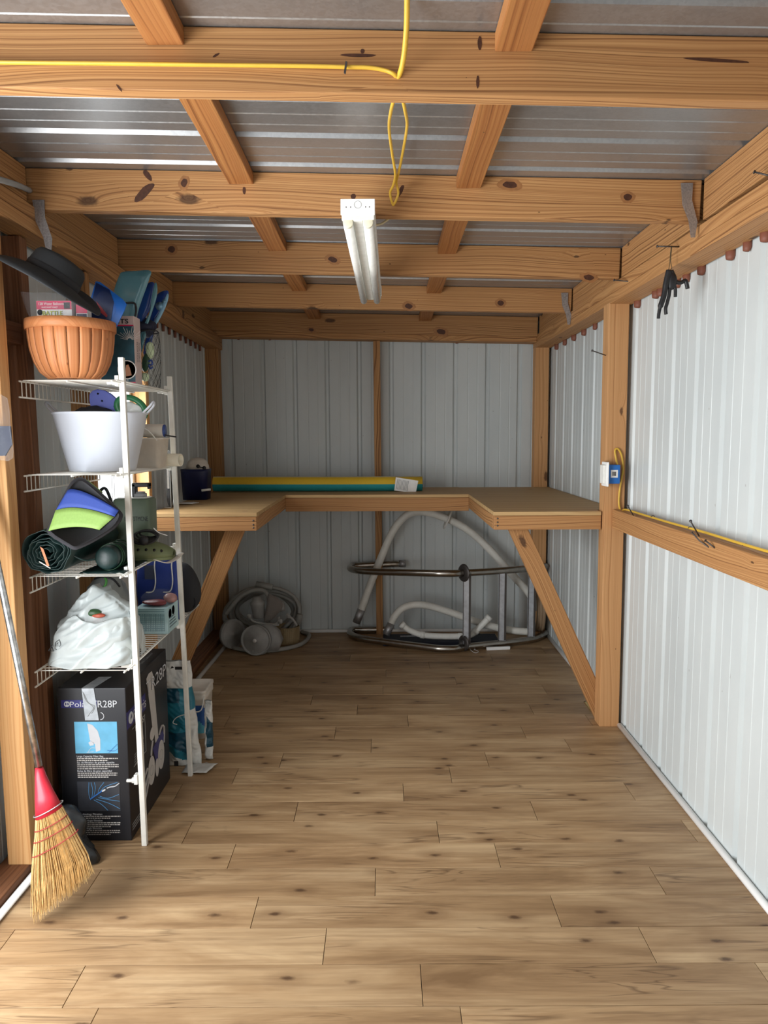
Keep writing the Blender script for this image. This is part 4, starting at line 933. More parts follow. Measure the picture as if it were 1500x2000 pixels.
# right side
SX, SZ_ = (0,1,0), (0,0,1); L_ = BY1-BY0
def su(u, v, d=.0008): return V(X1+d, BY0+u*L_, BH*(1-v))
def spoly(P, m, nm, d=.001): MB().add([su(*p, d) for p in P], [tuple(range(len(P)))[::-1]]).build(nm, m, bx_, solid=.0004)
spoly([(.0, .16), (.42, .16), (.42, .27), (.0, .27)], M['indigo'], 'brand_band')
MB().text('Polaris', su(.14, .25, .0016), SX, SZ_, .036, L_*.28).build('lettering', M['silverprint'], bx_)
mb = MB(); cq = su(.075, .215, .0016); mb.tube(arc(cq, SX, SZ_, .018, 0, 2*PI, 20)[:-1], .004, 5, True); mb.prism([(-.008, .016), (.008, .016), (.002, 0), (.012, -.016), (-.012, -.016), (-.002, 0)], cq, SX, SZ_, .0006); mb.build('emblem', M['silverprint'], bx_)
spoly([(.46, .075), (.52, .055), (.60, .06), (.63, .10), (.66, .30), (.71, .60), (.75, .66), (.70, .68), (.65, .66), (.60, .50), (.56, .45), (.54, .36)], M['whiteprint'], 'filter_bag_print')
for k, d in ((0, .0016), (1, .0020)):
    MB().text('TR28P', su(.44+.004*k, .185-.002*k, d), SX, SZ_, .048, L_*.52).build('lettering', (M['ink'], M['silverprint'])[k], bx_)
def sell(u, v, ru, rv, m, nm, d=.0016): spoly([(u+ru*math.cos(2*PI*i/28), v+rv*math.sin(2*PI*i/28)) for i in range(28)], m, nm, d)
sell(.55, .49, .06, .045, M['whiteprint'], 'float_print')
spoly([(.55, .60), (.66, .58), (.82, .56), (.86, .62), (.78, .72), (.62, .72)], M['indigo'], 'body_print', .0012)
sell(.50, .735, .085, .10, M['whiteprint'], 'wheel_print'); sell(.76, .72, .085, .105, M['whiteprint'], 'wheel_print'); sell(.64, .77, .045, .065, M['whiteprint'], 'wheel_print')
for u, v in ((.50, .735), (.76, .72)): MB().tube(arc(su(u, v, .002), SX, SZ_, .02, 0, 2*PI, 20)[:-1], .0008, 4, True).build('hub_print', M['grey'], bx_)
def sline(lines, m, nm, r=.002):
    for L in lines: MB().tube(smoothpts([su(*p, .0018) for p in L], 4), r, 4).build(nm, m, bx_)
sline([[(.55, .54), (.52, .58), (.50, .63)], [(.72, .56), (.80, .52), (.86, .56), (.84, .66)], [(.40, .68), (.30, .72), (.28, .75)], [(.42, .72), (.32, .80), (.28, .86)], [(.44, .76), (.36, .83), (.31, .87)]], M['whiteprint'], 'hose_print', .004)
spoly([(.19, .42), (.25, .385), (.33, .41), (.34, .45), (.27, .46), (.21, .455)], M['whiteprint'], 'cleaner_print')
MB().text('PLUS', su(.16, .335, .0014), SX, SZ_, .022, L_*.2).build('lettering', M['whiteprint'], bx_)
MB().text('PRO', su(.22, .375, .0014), SX, SZ_, .014, L_*.1).build('lettering', M['whiteprint'], bx_)
sline([[(.10, .30), (.36, .30), (.38, .32), (.38, .53), (.36, .55), (.10, .55)]], M['grey'], 'outline_print', .0012)
mb = MB()
for i in range(5): mb.add([su(.12, .478+.016*i, .0012), su(.34, .478+.016*i, .0012), su(.34, .485+.016*i, .0012), su(.12, .485+.016*i, .0012)], [(3, 2, 1, 0)])
for i in range(3): mb.add([su(.02, .90+.018*i, .0012), su(.30-.04*i, .90+.018*i, .0012), su(.30-.04*i, .907+.018*i, .0012), su(.02, .907+.018*i, .0012)], [(3, 2, 1, 0)])
stuff(mb.build('small_print', M['grey'], bx_))
MB().text('TR28P', V(X0+.10, BY0+.20, BH+.0006), (0,1,0), (-1,0,0), .030, .12).build('lettering', M['greyprint'], bx_)
MB().text('Polaris', V(X0+.10, BY0+.06, BH+.0006), (0,1,0), (-1,0,0), .018, .10).build('lettering', M['greyprint'], bx_)
MB().text('Pool Cleaner', V(X1-.03, BY0+.26, BH+.0006), (0,1,0), (-1,0,0), .014, .16).build('lettering', M['grey'], bx_)
# sagging second black carton behind, against the wall
random.seed(5)
# pool chemical bag, pail, pouch
def sack(cx, cy, hw, ht, hgt, z0, lean, seed):
    def fn(u, v):
        an = 2*PI*u; e = math.sin(PI*min(1, max(0, v*.96+.03)))**.45
        x = hw*math.copysign(abs(math.cos(an))**.7, math.cos(an)); y = ht*e*math.sin(an)
        k = 1+.10*noise.noise(V(math.cos(an)*2, v*5, seed)); y += .02*noise.noise(V(x*22, v*7, seed))+.008*(.5-abs(noise.noise(V(x*40+v*6, v*16, seed))))
        return V(cx+x*k+lean[0]*v, cy+y*k+lean[1]*v, z0+hgt*v)
    return fn
sb = thing('chemical_bag', (-.855, 3.13, 0), 'teal and white printed pool chemical bag behind the black carton', 'bag')
fn = sack(-.886, 3.15, .074, .045, .46, .002, (-.045, .03), 3.0)
M['tealbag'] = mat('teal_film', srgb(40, 118, 138), .3, var=.15, vs=10); M['tealdark'] = mat('dark_teal_film', srgb(24, 72, 92), .3); M['whitefilm'] = mat('white_film2', srgb(214, 214, 210), .32)
mb = MB(); m0 = len(mb.f)
mb.grid(fn, 150, 130, wrap=True)
for i, f in enumerate(mb.f):
    c = sum((mb.v[k] for k in f), V(0, 0, 0))/4; v = (c.z-.002)/.46; xx = c.x+.886+.045*v
    mb.mi[i] = 1 if (v > .76 or v < .05+1.5*max(0, -xx+.005) or (xx > .040 and v < .55)) else (2 if (.16-xx*1.6 < v < .34) or (.62 < v < .76 and xx < .02) else 0)
mb.build('film', [M['tealbag'], M['whitefilm'], M['tealdark']], sb)
MB().tube(smoothpts([at(366, 1395, Y=3.085), at(352, 1398, Y=3.085), at(342, 1404, Y=3.085), at(338, 1412, Y=3.085), at(346, 1415, Y=3.085)], 4), .0022, 4).build('swoosh_print', M['whitefilm'], sb)
MB().prism([(0, 0), (.016, .004), (.006, .012)], at(333, 1306, Y=3.10), (1,0,0), (0,0,1), -.001).build('triangle_print', M['ink'], sb)
mb = MB(); mb.box(*sum(((at(342, 1306, Y=3.10).x, at(356, 1306, Y=3.10).x), (3.098, 3.10), (at(342, 1306, Y=3.10).z-.004, at(342, 1302, Y=3.10).z)), ())); mb.build('print_line', M['ink'], sb)
mb = MB(); a = at(340, 1492, Y=3.07); mb.box(a.x, a.x+.018, 3.07, 3.072, a.z-.01, a.z+.012); mb.build('black_print', M['ink'], sb)
MB().grid(lambda u, v: V(-.875+.11*u+.03*v*u, 3.06+.09*v-.02*u, .004+.012*abs(noise.noise(V(u*4, v*4, 8)))+.01*u), 8, 6).build('bottom_flap', M['whitefilm'], sb, solid=.002)
pk = thing('white_pouch', (-.79, 3.16, 0), 'slim white pouch with dark print leaning beside the chemical bag', 'pouch')
fn2 = sack(-.790, 3.20, .018, .022, .26, .004, (-.004, .03), 6.0); mb = MB(); mb.grid(fn2, 80, 80, wrap=True)
for i, f in enumerate(mb.f):
    c = sum((mb.v[k] for k in f), V(0, 0, 0))/4; mb.mi[i] = 1 if (.06 < c.z < .20-(c.x+.798)*1.5 and c.x > -.798) else 0
mb.build('film', [M['whitefilm'], M['tealdark']], pk)
pb = thing('square_pail', (-.885, 3.50, 0), 'white square pail with blue label on the floor behind the bags', 'pail')
pz = at(400, 1338, Y=3.50).z; pcx, pcy = -.925, 3.50
pxr = at(404, 1345, Y=3.44).x; hw = pxr-pcx
loft([sq(pcx, pcy, hw*.80, .075, .001), sq(pcx, pcy, hw*.93, .09, pz-.05), sq(pcx, pcy, hw*.98, .093, pz-.045), sq(pcx, pcy, hw*.98, .093, pz-.025), sq(pcx, pcy, hw*.94, .09, pz-.024), sq(pcx, pcy, hw, .096, pz-.012), sq(pcx, pcy, hw, .096, pz), sq(pcx, pcy, hw-.008, .088, pz), sq(pcx, pcy, hw-.012, .084, pz-.012)]).build('body', M['milky'], pb)
n_l = loft([sq(pcx, pcy, hw*.815, .0785, .03), sq(pcx, pcy, hw*.915, .0885, pz-.07)], False, False); n_l.build('label', MAT('blue_label', srgb(48, 88, 150), .35, var=.25, vs=12), pb)
n_l = loft([sq(pcx, pcy, hw*.818, .0788, .03), sq(pcx, pcy, hw*.86, .0835, pz*.42)], False, False); n_l.build('label_band', MAT('aqua_label', srgb(84, 160, 180), .35), pb)
MB().tube(smoothpts([(pcx+hw*.2, pcy-.098, pz-.03), (pcx+hw*.3, pcy-.104, pz-.09), (pcx+hw*.75, pcy-.104, pz-.085), (pcx+hw*.9, pcy-.098, pz-.03)], 5), .003, 6).build('bail_handle', M['white'], pb)
# broom
br = thing('straw_broom', (-1.03, 2.13, 0), 'straw broom with red collar and scuffed silver handle, leaning on the post', 'broom')
tipL, tipR = at(62, 1800, Z=.0), at(182, 1700, Z=.0); 
hb = at(76, 1497, Y=2.18); ht_ = at(-14, 1060, Y=2.245)
M['chrome'] = mat('scuffed_silver', (.5, .5, .5), .3, 1, var=.45, vs=45)
MB().tube([hb, hb+(ht_-hb)*.5, ht_, ht_+(ht_-hb)*.28], .0105, 12).build('handle', M['chrome'], br)
M['redcap'] = mat('red_plastic_collar', srgb(188, 40, 56), .35)
def ring_at(pl, pr, y, ty, n=20):
    a, b = at(*pl, Y=y), at(*pr, Y=y); c = (a+b)/2; e = (b-a)/2
    return [c+e*math.cos(2*PI*i/n)+V(0, ty*math.sin(2*PI*i/n), 0) for i in range(n)]
loft([ring_at((69, 1500), (84, 1500), 2.18, .012), ring_at((69, 1520), (90, 1515), 2.175, .016), ring_at((69, 1560), (104, 1545), 2.165, .022), ring_at((70, 1600), (121, 1576), 2.15, .026)]).build('collar', M['redcap'], br)
MB().tube(ring_at((67, 1594), (122, 1566), 2.15, .028), .0018, 6, True).build('wire_band', M['galv'], br)
M['straw'] = mat('broom_straw', srgb(198, 164, 110), .65, var=.16, vs=90); M['thread'] = mat('red_thread', srgb(140, 36, 40), .7)
LV = [((71, 1600), (121, 1576), 2.15, .024), ((70, 1630), (136, 1602), 2.14, .027), ((66, 1668), (152, 1632), 2.13, .030), ((62, 1720), (172, 1668), 2.115, .032), ((66, 1795), (183, 1706), 2.08, .036)]
loft([ring_at(a, b, y, t*.7) for a, b, y, t in LV[:4]]).build('straw_core', MAT('shaded_straw', srgb(140, 104, 58), .8, var=.2, vs=90), br)  # core colour darkened so the gaps between bristles look shaded
mb = MB(); random.seed(21)
RG = [ring_at(a, b, y, t, 64) for a, b, y, t in LV]; RC = [sum(r, V(0, 0, 0))/64 for r in RG]
for i in range(620):
    k = random.random()*64; j = int(k) % 64; s = math.sqrt(random.random())*1.02; s = max(s, .55)
    pts = [c+(r[j]+(r[(j+1) % 64]-r[j])*(k-int(k))-c)*s for r, c in zip(RG, RC)]
    e = random.uniform(.80, 1.12); pts[-1] = pts[-2]+(pts[-1]-pts[-2])*e+V(random.uniform(-.007, .007), random.uniform(-.007, .007), 0)
    if pts[-1].z < .001: t = (pts[-2].z-.001)/(pts[-2].z-pts[-1].z); pts[-1] = pts[-2]+(pts[-1]-pts[-2])*t
    mb.tube(pts, [.0015, .0015, .0015, .0013, .0006], 3, caps=False)
stuff(mb.build('bristles', M['straw'], br))
for (a, b, y, t) in (((69, 1622), (130, 1592), 2.142, .030), ((67, 1644), (140, 1606), 2.137, .031), ((64, 1672), (152, 1622), 2.13, .033)):
    MB().tube(ring_at(a, b, y, t, 28), .0015, 5, True).build('stitching', M['thread'], br)
bp = tag(MB().blob(at(105, 1640, Y=2.40)+V(0, .0, -.05), (.135, .06, .15), .28, 9, 4, zmin=.002, ridge=True).build('black_plastic_sack', MAT('black_film', (.02, .022, .024), .25)), 'crumpled black plastic sack behind the broom head', 'sack')
# clear pouch hanging at the left edge
hp = thing('hanging_vinyl_pouch', at(2, 830, Y=2.2), 'clear vinyl pouch with dark blue contents hanging at the left edge', 'pouch')
film_bag('x', [(-70, 772), (0, 770), (14, 778), (18, 800), (20, 840), (26, 880), (25, 894), (16, 900), (0, 898), (-70, 900)], 2.22, '', '', .02, hp)
pxprism([(-66, 832), (20, 832), (23, 868), (10, 890), (-66, 892)], 2.225, .006).build('blue_contents', MAT('slate_blue_fabric', srgb(38, 44, 62), .7), hp)
MB().tube([at(-20, 772, Y=2.22), at(-20, 700, Y=2.30)], .002, 6).build('hanging_cord', M['paper'], hp)
# conduit through the rafter
tag(MB().tube(smoothpts([at(-30, 345, Y=2.18), at(0, 351, Y=2.28), at(35, 362, Y=2.42), at(58, 372, Y=2.566)], 5), .009, 10).build('conduit', M['grey']), 'grey conduit running into the second rafter at upper left', 'conduit')
# ------------------------------------------------------------------ on the bench
zb = ZT+.0005
ro = thing('foam_mat_roll', (-.45, 4.93, zb), 'yellow and teal striped foam mat rolled up along the workbench', 'mat')
M['foamy'] = mat('yellow_foam', srgb(222, 182, 46), .7, bump=.1, vs=200); M['foamt'] = mat('teal_foam', srgb(38, 146, 150), .7, bump=.1, vs=200); M['foamw'] = mat('pale_foam', srgb(214, 206, 176), .7)
mb = MB(); RR = .049; na = 32; xs = [-1.13, -1.05, -.8, -.5, -.45, -.3, 0, .255]
def rollp(x, k):
    a = 2*PI*k/na; z = zb+RR+.004*max(0, (-x-.3))
    return V(x, 4.93-RR*math.sin(a), z-RR*math.cos(a))
for x in xs: pass
vs = [rollp(x, k) for x in xs for k in range(na)]; mb.v += vs; mb.g += vs
for i in range(len(xs)-1):
    for k in range(na):
        mb.f.append([i*na+k, i*na+(k+1) % na, (i+1)*na+(k+1) % na, (i+1)*na+k]); mb.sm.append(True)
        mb.mi.append(1 if k < 8 else (0 if k < 14 else (2 if k < 17 else 1)))
for i in (0, len(xs)-1): mb.f.append([i*na+k for k in range(na)]); mb.sm.append(False); mb.mi.append(1)
mb.build('rolled_foam', [M['foamy'], M['foamt'], M['foamw']], ro)
sp = MB(); sp.tube([V(.256, 4.93+(.006+.0028*t)*math.cos(t), zb+RR+(.006+.0028*t)*math.sin(t)) for t in [i*.35 for i in range(42)]], .0012, 4); sp.build('spiral_end', M['ink'], ro)
lab = MB(); la, lb_, lc, ld = at(770, 958, Y=4.872), at(773, 932, Y=4.872), at(817, 939, Y=4.872), at(812, 963, Y=4.872)
lab.add([la, ld, lc, lb_], [(0, 1, 2, 3)]); lab.build('paper_label', M['paper'], ro, solid=.001)
mb = MB()
for i in range(9):
    p, q = at(777+2.6*i, 936+.4*i, Y=4.871), at(774+2.6*i, 955+.5*i, Y=4.871); mb.tube([p, q], .0017, 4)
mb.build('print_lines', M['grey'], ro)
cj = thing('drinks_cooler', at(378, 978, Z=zb), 'dark blue drinks cooler with white lid on the left bench', 'cooler')
c0 = at(378, 977, Z=zb); cw = (at(405, 977, Y=c0.y).x-at(352, 977, Y=c0.y).x)/2; chh = at(378, 917, Y=c0.y).z-zb; cy_ = c0.y+cw
loft([sq(c0.x, cy_, cw*.92, cw*.92, zb, .04, 6), sq(c0.x, cy_, cw, cw, zb+chh*.9, .04, 6), sq(c0.x, cy_, cw*1.02, cw*1.02, zb+chh, .04, 6)]).build('body', MAT('navy_plastic', srgb(20, 28, 70), .4), cj)
MB().lathe([(cw*.86, 0), (cw*.82, .02), (cw*.7, .045), (cw*.45, .062), (0, .068)], (c0.x+.01, cy_, zb+chh), n=28).build('lid', M['milky'], cj); lid = bpy.data.objects['lid']
MB().tube([at(384, 911, Y=cy_-.09), at(402, 914, Y=cy_-.08)], .003, 6).build('lid_strap', M['black'], lid)
for q in ((387, 911), (399, 914)): MB().lathe([(.011, 0), (.011, .006), (0, .008)], at(*q, Y=cy_-.085), (.1,-1,.2), 14).build('knob', M['black'], lid)
MB().tube([at(394, 958, Y=c0.y-.02), at(411, 956, Y=c0.y+.01)], .007, 10).build('spigot', M['white'], cj)
for k in range(3):
    a = at(366, 981, Z=zb+.002+k*.003)
    tag(MB().obox((a.x-.01*k, a.y-.045+.01*k, zb+.0012+k*.0028), (.06, .012*(k-1), 0), (-.009*(k-1), .04, 0), (0, 0, .0011)).build('paper_sheet', M['paper']), ('lowest', 'middle', 'topmost')[k]+' loose white paper sheet before the blue cooler', 'paper', 'papers on the left bench')
ab = thing('clear_case', at(322, 985, Z=zb), 'clear plastic case with black contents on the left bench', 'case')
ax0, ay0 = at(305, 990, Z=zb).x, at(322, 992, Z=zb).y; ax0 = max(ax0, -1.145); ax1 = at(334, 985, Y=ay0).x; az1 = at(320, 880, Y=ay0).z
mb = MB(); t = .003
mb.box(ax0, ax1, ay0, ay0+.1, zb, zb+t); mb.box(ax0, ax1, ay0, ay0+t, zb, az1); mb.box(ax1-t, ax1, ay0, ay0+.1, zb, az1); mb.box(ax0, ax0+t, ay0, ay0+.1, zb, az1); mb.box(ax0, ax1, ay0+.1-t, ay0+.1, zb, az1)
mb.build('shell', M['film'], ab)
mb = MB(); mb.blob(((ax0+ax1)/2, ay0+.05, zb+.075), ((ax1-ax0)*.40, .035, .075), .2, 14, 3, zmin=zb+.004); mb.build('black_contents', M['blackfab'], ab)
MB().box(ax0+.02, ax0+.03, ay0+.006, ay0+.008, zb+.10, az1-.02).build('white_strip', M['paper'], ab)
for p0, p1 in (((ax1, ay0, zb), (ax1, ay0, az1)), ((ax0, ay0, zb+.002), (ax1, ay0, zb+.002)), ((ax0, ay0, az1), (ax1, ay0, az1))): MB().tube([p0, p1], .0022, 5).build('corner_edge', MAT('frosted_edge', srgb(196, 200, 200), .3), ab)

# ------------------------------------------------------------------ pool ladder and rails under the bench
ld_ = thing('pool_ladder', (.45, 4.9, 0), 'stainless steel pool ladder lying on its side under the bench', 'ladder')
LP = [(1066, 1236), (1045, 1247), (1000, 1254), (950, 1259), (905, 1264), (890, 1267), (862, 1267), (833, 1264), (748, 1253), (712, 1248), (694, 1243), (684, 1237), (690, 1230), (712, 1227), (762, 1225)]
low = [at(*p, Z=.027) for p in LP]; low = [V(p.x, min(p.y, 5.31-.0*p.x), p.z) for p in low]; RL = .0235
MB().tube(smoothpts(low, 5), RL, 14).build('side_rail', M['steel'], ld_)
UPX = [(1066, 1106), (1045, 1109), (1000, 1113), (950, 1116.5), (905, 1119), (890, 1120), (862, 1120), (833, 1119.5), (748, 1117), (712, 1115.5), (694, 1113.5), (684, 1110), (690, 1105.5), (712, 1104), (783, 1101)]
up = [at(*q, Y=p.y) for q, p in zip(UPX, low)]
MB().tube(smoothpts(up, 5), RL, 14).build('side_rail', M['steel'], ld_)
MB().tube([up[-1]-(up[-1]-up[-2]).normalized()*.01, up[-1]+(up[-1]-up[-2]).normalized()*.035], .026, 12).build('end_sleeve', M['galv'], ld_)
for base in (low, up):
    d = (base[4]-base[5]).normalized()
    MB().lathe([(RL, 0), (.028, -.012), (.058, 0), (.060, .004), (.03, .010), (RL, .012)], base[4]+V(0, 0, .002 if base is low else 0), d, 24).build('escutcheon', M['nail'], ld_) if base is up else MB().lathe([(RL, 0), (.028, -.012), (.052, 0), (.054, .004), (.03, .010), (RL, .012)], base[4]+V(0, 0, .027), d, 24).build('escutcheon', M['nail'], ld_)
def rail_xy(px):
    for a, b, p, q in zip(LP, LP[1:], low, low[1:]):
        if b[0] <= px <= a[0]: t = (a[0]-px)/(a[0]-b[0]); return p+(q-p)*t
for px in (911, 980, 1037):
    p = rail_xy(px)
    mb = MB(); mb.box(p.x-.026, p.x+.026, p.y-.012, p.y+.012, .045, .545); trd = mb.build('tread', M['treads'], ld_, bevel=.004)
    mb = MB()
    mb.box(p.x+.012, p.x+.026, p.y-.0145, p.y-.012, .05, .535); mb.box(p.x-.026, p.x-.022, p.y-.0150, p.y-.012, .05, .535)
    mb.build('tread_dark_strips', M['nail'], trd)  # dark strips painted in for the tread's groove and its dark side
M['railwhite'] = mat('chalky_white_rail', srgb(224, 222, 214), .45, var=.08, vs=14)
h1 = thing('handrail', at(700, 1213, Y=5.17), 'white arched pool handrail leaning against the back wall', 'handrail', 'white pool handrails')
H1 = [(704, 1196), (720, 1150), (742, 1095), (765, 1042), (785, 1014), (806, 1001), (835, 1001), (875, 1014), (915, 1036), (955, 1072), (1000, 1122), (1034, 1160), (1050, 1190)]
MB().tube(smoothpts([at(*p, Y=5.19) for p in H1], 5), .0265, 14).build('rail', M['railwhite'], h1)
MB().tube([at(706, 1190, Y=5.19), at(696, 1216, Y=5.19)], .0285, 14).build('end_sleeve', M['galv'], h1)
MB().lathe([(.027, 0), (.070, .0), (.072, .008), (.027, .014)], at(873, 1014, Y=5.19), (at(890, 1021, Y=5.19)-at(860, 1008, Y=5.19)), 22).build('flange', M['railwhite'], h1)
h2 = thing('handrail', at(757, 1240, Y=4.93), 'low white pool handrail with rust stains inside the ladder', 'handrail', 'white pool handrails')
H2 = [(762, 1222), (772, 1202), (788, 1187), (812, 1181), (840, 1184), (880, 1196), (930, 1214), (985, 1229), (1032, 1234)]
MB().tube(smoothpts([at(*p, Y=5.06) for p in H2], 5), .025, 14).build('rail', M['railwhite'], h2)
MB().tube([at(764, 1218, Y=5.06), at(754, 1240, Y=5.04)], .027, 14).build('end_sleeve', M['galv'], h2)
hoop = thing('hose_hoop', at(1047, 1238, Y=5.2), 'tan coiled hose hoop standing in the back right corner', 'hose')
hcn = at(1048, 1188, Y=5.2)
for k in range(3): MB().tube([hcn+V(.02*k-.01, .115*math.cos(a), .155*math.sin(a)) for a in [2*PI*i/30 for i in range(30)]], .013, 8, True).build('coil', MAT('tan_hose', srgb(150, 126, 100), .6), hoop)
pf = thing('pvc_fitting', at(860, 1250, Y=4.93), 'white bent plastic pipe lying in front of the low handrail', 'pipe')
PF = [(786, 1221), (800, 1231), (825, 1240), (870, 1243), (915, 1241), (932, 1230), (954, 1207)]
PFp = smoothpts([V(*(lambda q: (q.x, q.y, max(q.z, .0535)))(at(*p, Y=4.985))) for p in PF], 5)
MB().tube(PFp, .021, 12).build('pipe', M['white'], pf)
for i in (0, 10, 18, 24, len(PFp)-1): j = min(max(i, 1), len(PFp)-2); d = (PFp[j+1]-PFp[j-1]).normalized(); MB().tube([PFp[i]-d*.014, PFp[i]+d*.014], .0245, 12).build('coupling', M['white'], pf)
tag(MB().obox((at(860, 1242, Y=5.06).x, 5.08, .016), (.40, 0, 0), (0, .10, 0), (0, 0, .015)).build('navy_board', MAT('navy_board', srgb(24, 28, 44), .6), bevel=.004), 'dark navy board lying flat inside the ladder', 'board')
tag(MB().tube([at(782, 1243, Z=.052), at(938, 1238, Z=.052)], .006, 8).build('metal_rod', M['galv']), 'thin metal rod lying in front of the navy board', 'rod')
st = MB(); a, b = at(950, 1267, Z=.011), at(996, 1265, Z=.011); st.bar(a, b, (0,1,0), (0,0,1), .022, .02)
tag(st.build('white_stick', M['whitegloss'], bevel=.003), 'short white stick on the floor in front of the ladder', 'stick')
tag(MB().tube(smoothpts([at(915, 1256, Z=.03), at(918, 1268, Z=.006), at(928, 1275, Z=.004), at(934, 1272, Z=.004), at(920, 1266, Z=.005)], 5), .002, 5).build('white_string', M['paper']), 'loop of white string beside the ladder foot', 'string')

# ------------------------------------------------------------------ pool cleaner and hose in the left corner
M['hose'] = mat('grey_white_hose', srgb(150, 148, 142), .5); M['pc'] = mat('weathered_white_plastic', srgb(158, 156, 152), .5, var=.1)
hs = thing('pool_hose', (-.85, 5.0, 0), 'off-white pool hose coiled in the left back corner', 'hose')
fh = [at(*p, Z=.016) for p in ((590, 1233), (604, 1241), (590, 1257), (555, 1267), (510, 1271), (460, 1266), (428, 1254), (418, 1243), (432, 1234), (450, 1231))]
fh = [V(max(p.x, -1.085), min(p.y, 5.30), p.z) for p in fh]
MB().tube(smoothpts(fh, 6), .0145, 10).build('floor_loop', M['hose'], hs)
MB().lathe([(.014, -.055), (.021, -.045), (.026, -.03), (.026, -.004), (.022, 0), (.026, .004), (.026, .03), (.021, .045), (.014, .055)], at(504, 1271, Z=.027), (1, 0, 0), 18).build('hose_swivel', M['hose'], hs)
cc_ = at(514, 1196, Y=5.15)
for k in range(7):
    rx, rz = .262-.012*k+.012*math.sin(k*2.1), .185-.008*k+.01*math.cos(k*1.7); ph_ = .3*k
    pts = []
    for i in range(30):
        a = 2*PI*i/30; pts.append(cc_+V(rx*math.cos(a)+.012*math.sin(3*a+ph_), -.06+.022*k+.012*math.sin(2*a+ph_), max(rz*math.sin(a)+.01*math.sin(2*a+k)-.0, .018-cc_.z)))
    MB().tube(pts, .0145, 8, True).build('coil', M['hose'], hs)
MB().tube([at(500, 1141, Y=5.05), at(532, 1147, Y=5.05)], .021, 12).build('hose_joint', M['hose'], hs); MB().tube([at(586, 1200, Y=5.05), at(582, 1218, Y=5.05)], .022, 12).build('hose_joint', M['hose'], hs)
MB().tube(smoothpts([at(441, 1200, Y=5.0), at(470, 1165, Y=4.98), at(500, 1152, Y=4.97), at(520, 1158, Y=4.96), at(526, 1185, Y=4.95), at(520, 1215, Y=4.94)], 6), .0145, 10).build('feed_hose', M['hose'], hs)
pcn = thing('pool_cleaner', (-.82, 4.78, 0), 'grey-white three-wheeled pool cleaner lying among the hose coils', 'pool cleaner')
def wheel(c, ax, r, w):
    MB().lathe([(0, -w*.2), (.012, -w*.2), (.014, 0), (r*.80, .004), (r*.84, -.004), (r*.93, -.004), (r, .006), (r, w), (r*.9, w+.004), (r*.2, w+.004)], c, ax, 36).build('wheel', M['pc'], pcn)
w1 = at(499, 1239, Y=4.78); w1.z = .103; wheel(w1, (-.15, -1, .12), .100, -.03)
MB().lathe([(0, 0), (.011, .002), (.013, .010), (0, .014)], w1+V(-.002, -.012, 0), (-.15,-1,.12), 14).build('hub_cap', M['paper'], pcn)
w2 = at(456, 1222, Y=4.93); w2.z = .105; wheel(w2, (.8, -.6, .1), .100, -.03)
bd = at(520, 1232, Y=4.86); loft([sq(bd.x, 4.86, .085, .05, .02, .025), sq(bd.x+.01, 4.86, .10, .06, .08, .03), sq(bd.x, 4.86, .09, .055, .14, .03), sq(bd.x-.01, 4.87, .05, .03, .19, .02)]).build('body', M['pc'], pcn)
va, vb = at(502, 1168, Y=4.95), at(506, 1206, Y=4.95)
MB().lathe([(.040, 0), (.042, .03), (.044, .032), (.044, .06), (.046, .062), (.046, .085), (.05, .09), (.05, .11), (.035, .12), (.03, .145), (0, .145)], vb, va-vb, 24).build('back_up_valve', M['pc'], pcn)
va, vb = at(560, 1182, Y=4.97), at(538, 1186, Y=4.97)
MB().lathe([(.034, 0), (.036, .04), (.034, .06), (.02, .064), (0, .066)], vb, va-vb, 22).build('float', M['pc'], pcn)
mb = pillow([(524, 1160), (532, 1162), (548, 1172), (552, 1186), (540, 1202), (528, 1212), (516, 1212), (520, 1186)], 4.93, .04); mb.build('filter_bag', MAT('grey_mesh_fabric', srgb(128, 120, 114), .85, bump=.3, vs=160), pcn)
for L in ([(487, 1204), (496, 1214), (520, 1219), (545, 1220)], [(563, 1203), (572, 1210), (580, 1222)], [(545, 1205), (540, 1218), (520, 1222)]): MB().tube(smoothpts([at(*p, Y=4.87) for p in L], 5), .008, 8).build('sweep_arm', M['pc'], pcn)
for q in ((487, 1203), (563, 1202), (548, 1213)): MB().lathe([(.012, 0), (.016, .006), (.016, .016), (0, .02)], at(*q, Y=4.86), (0,-1,0), 12).build('knob', M['pc'], pcn)
sk = thing('skimmer_basket', at(561, 1256, Z=0), 'small beige ribbed filter basket on the floor beside the pool cleaner', 'basket')
bq = at(561, 1257, Z=0); bq.y += .03; RBk = (at(584, 1240, Y=bq.y).x-at(538, 1240, Y=bq.y).x)/2; hk = at(561, 1222, Y=bq.y).z
M['beige'] = mat('beige_plastic', srgb(158, 138, 104), .6)
MB().lathe([(0, .001), (RBk*.94, .001), (RBk*.96, .01), (RBk*.985, hk), (RBk*.93, hk), (RBk*.90, .012), (0, .012)], bq, n=32).build('liner', M['beige'], sk)
mb = MB()
for i in range(40): a = 2*PI*i/40; mb.tube([bq+V(RBk*.965*math.cos(a), RBk*.965*math.sin(a), .006), bq+V(RBk*.992*math.cos(a), RBk*.992*math.sin(a), hk-.004)], .0024, 4)
for k in range(9): mb.tube([bq+V(RBk*(.97+.025*k/8)*math.cos(2*PI*i/32), RBk*(.97+.025*k/8)*math.sin(2*PI*i/32), .008+(hk-.012)*k/8) for i in range(32)], .0022, 4, True)
mb.build('ribs', M['beige'], sk)
# white strip of quarter round lies loose at left: built as baseboard_left

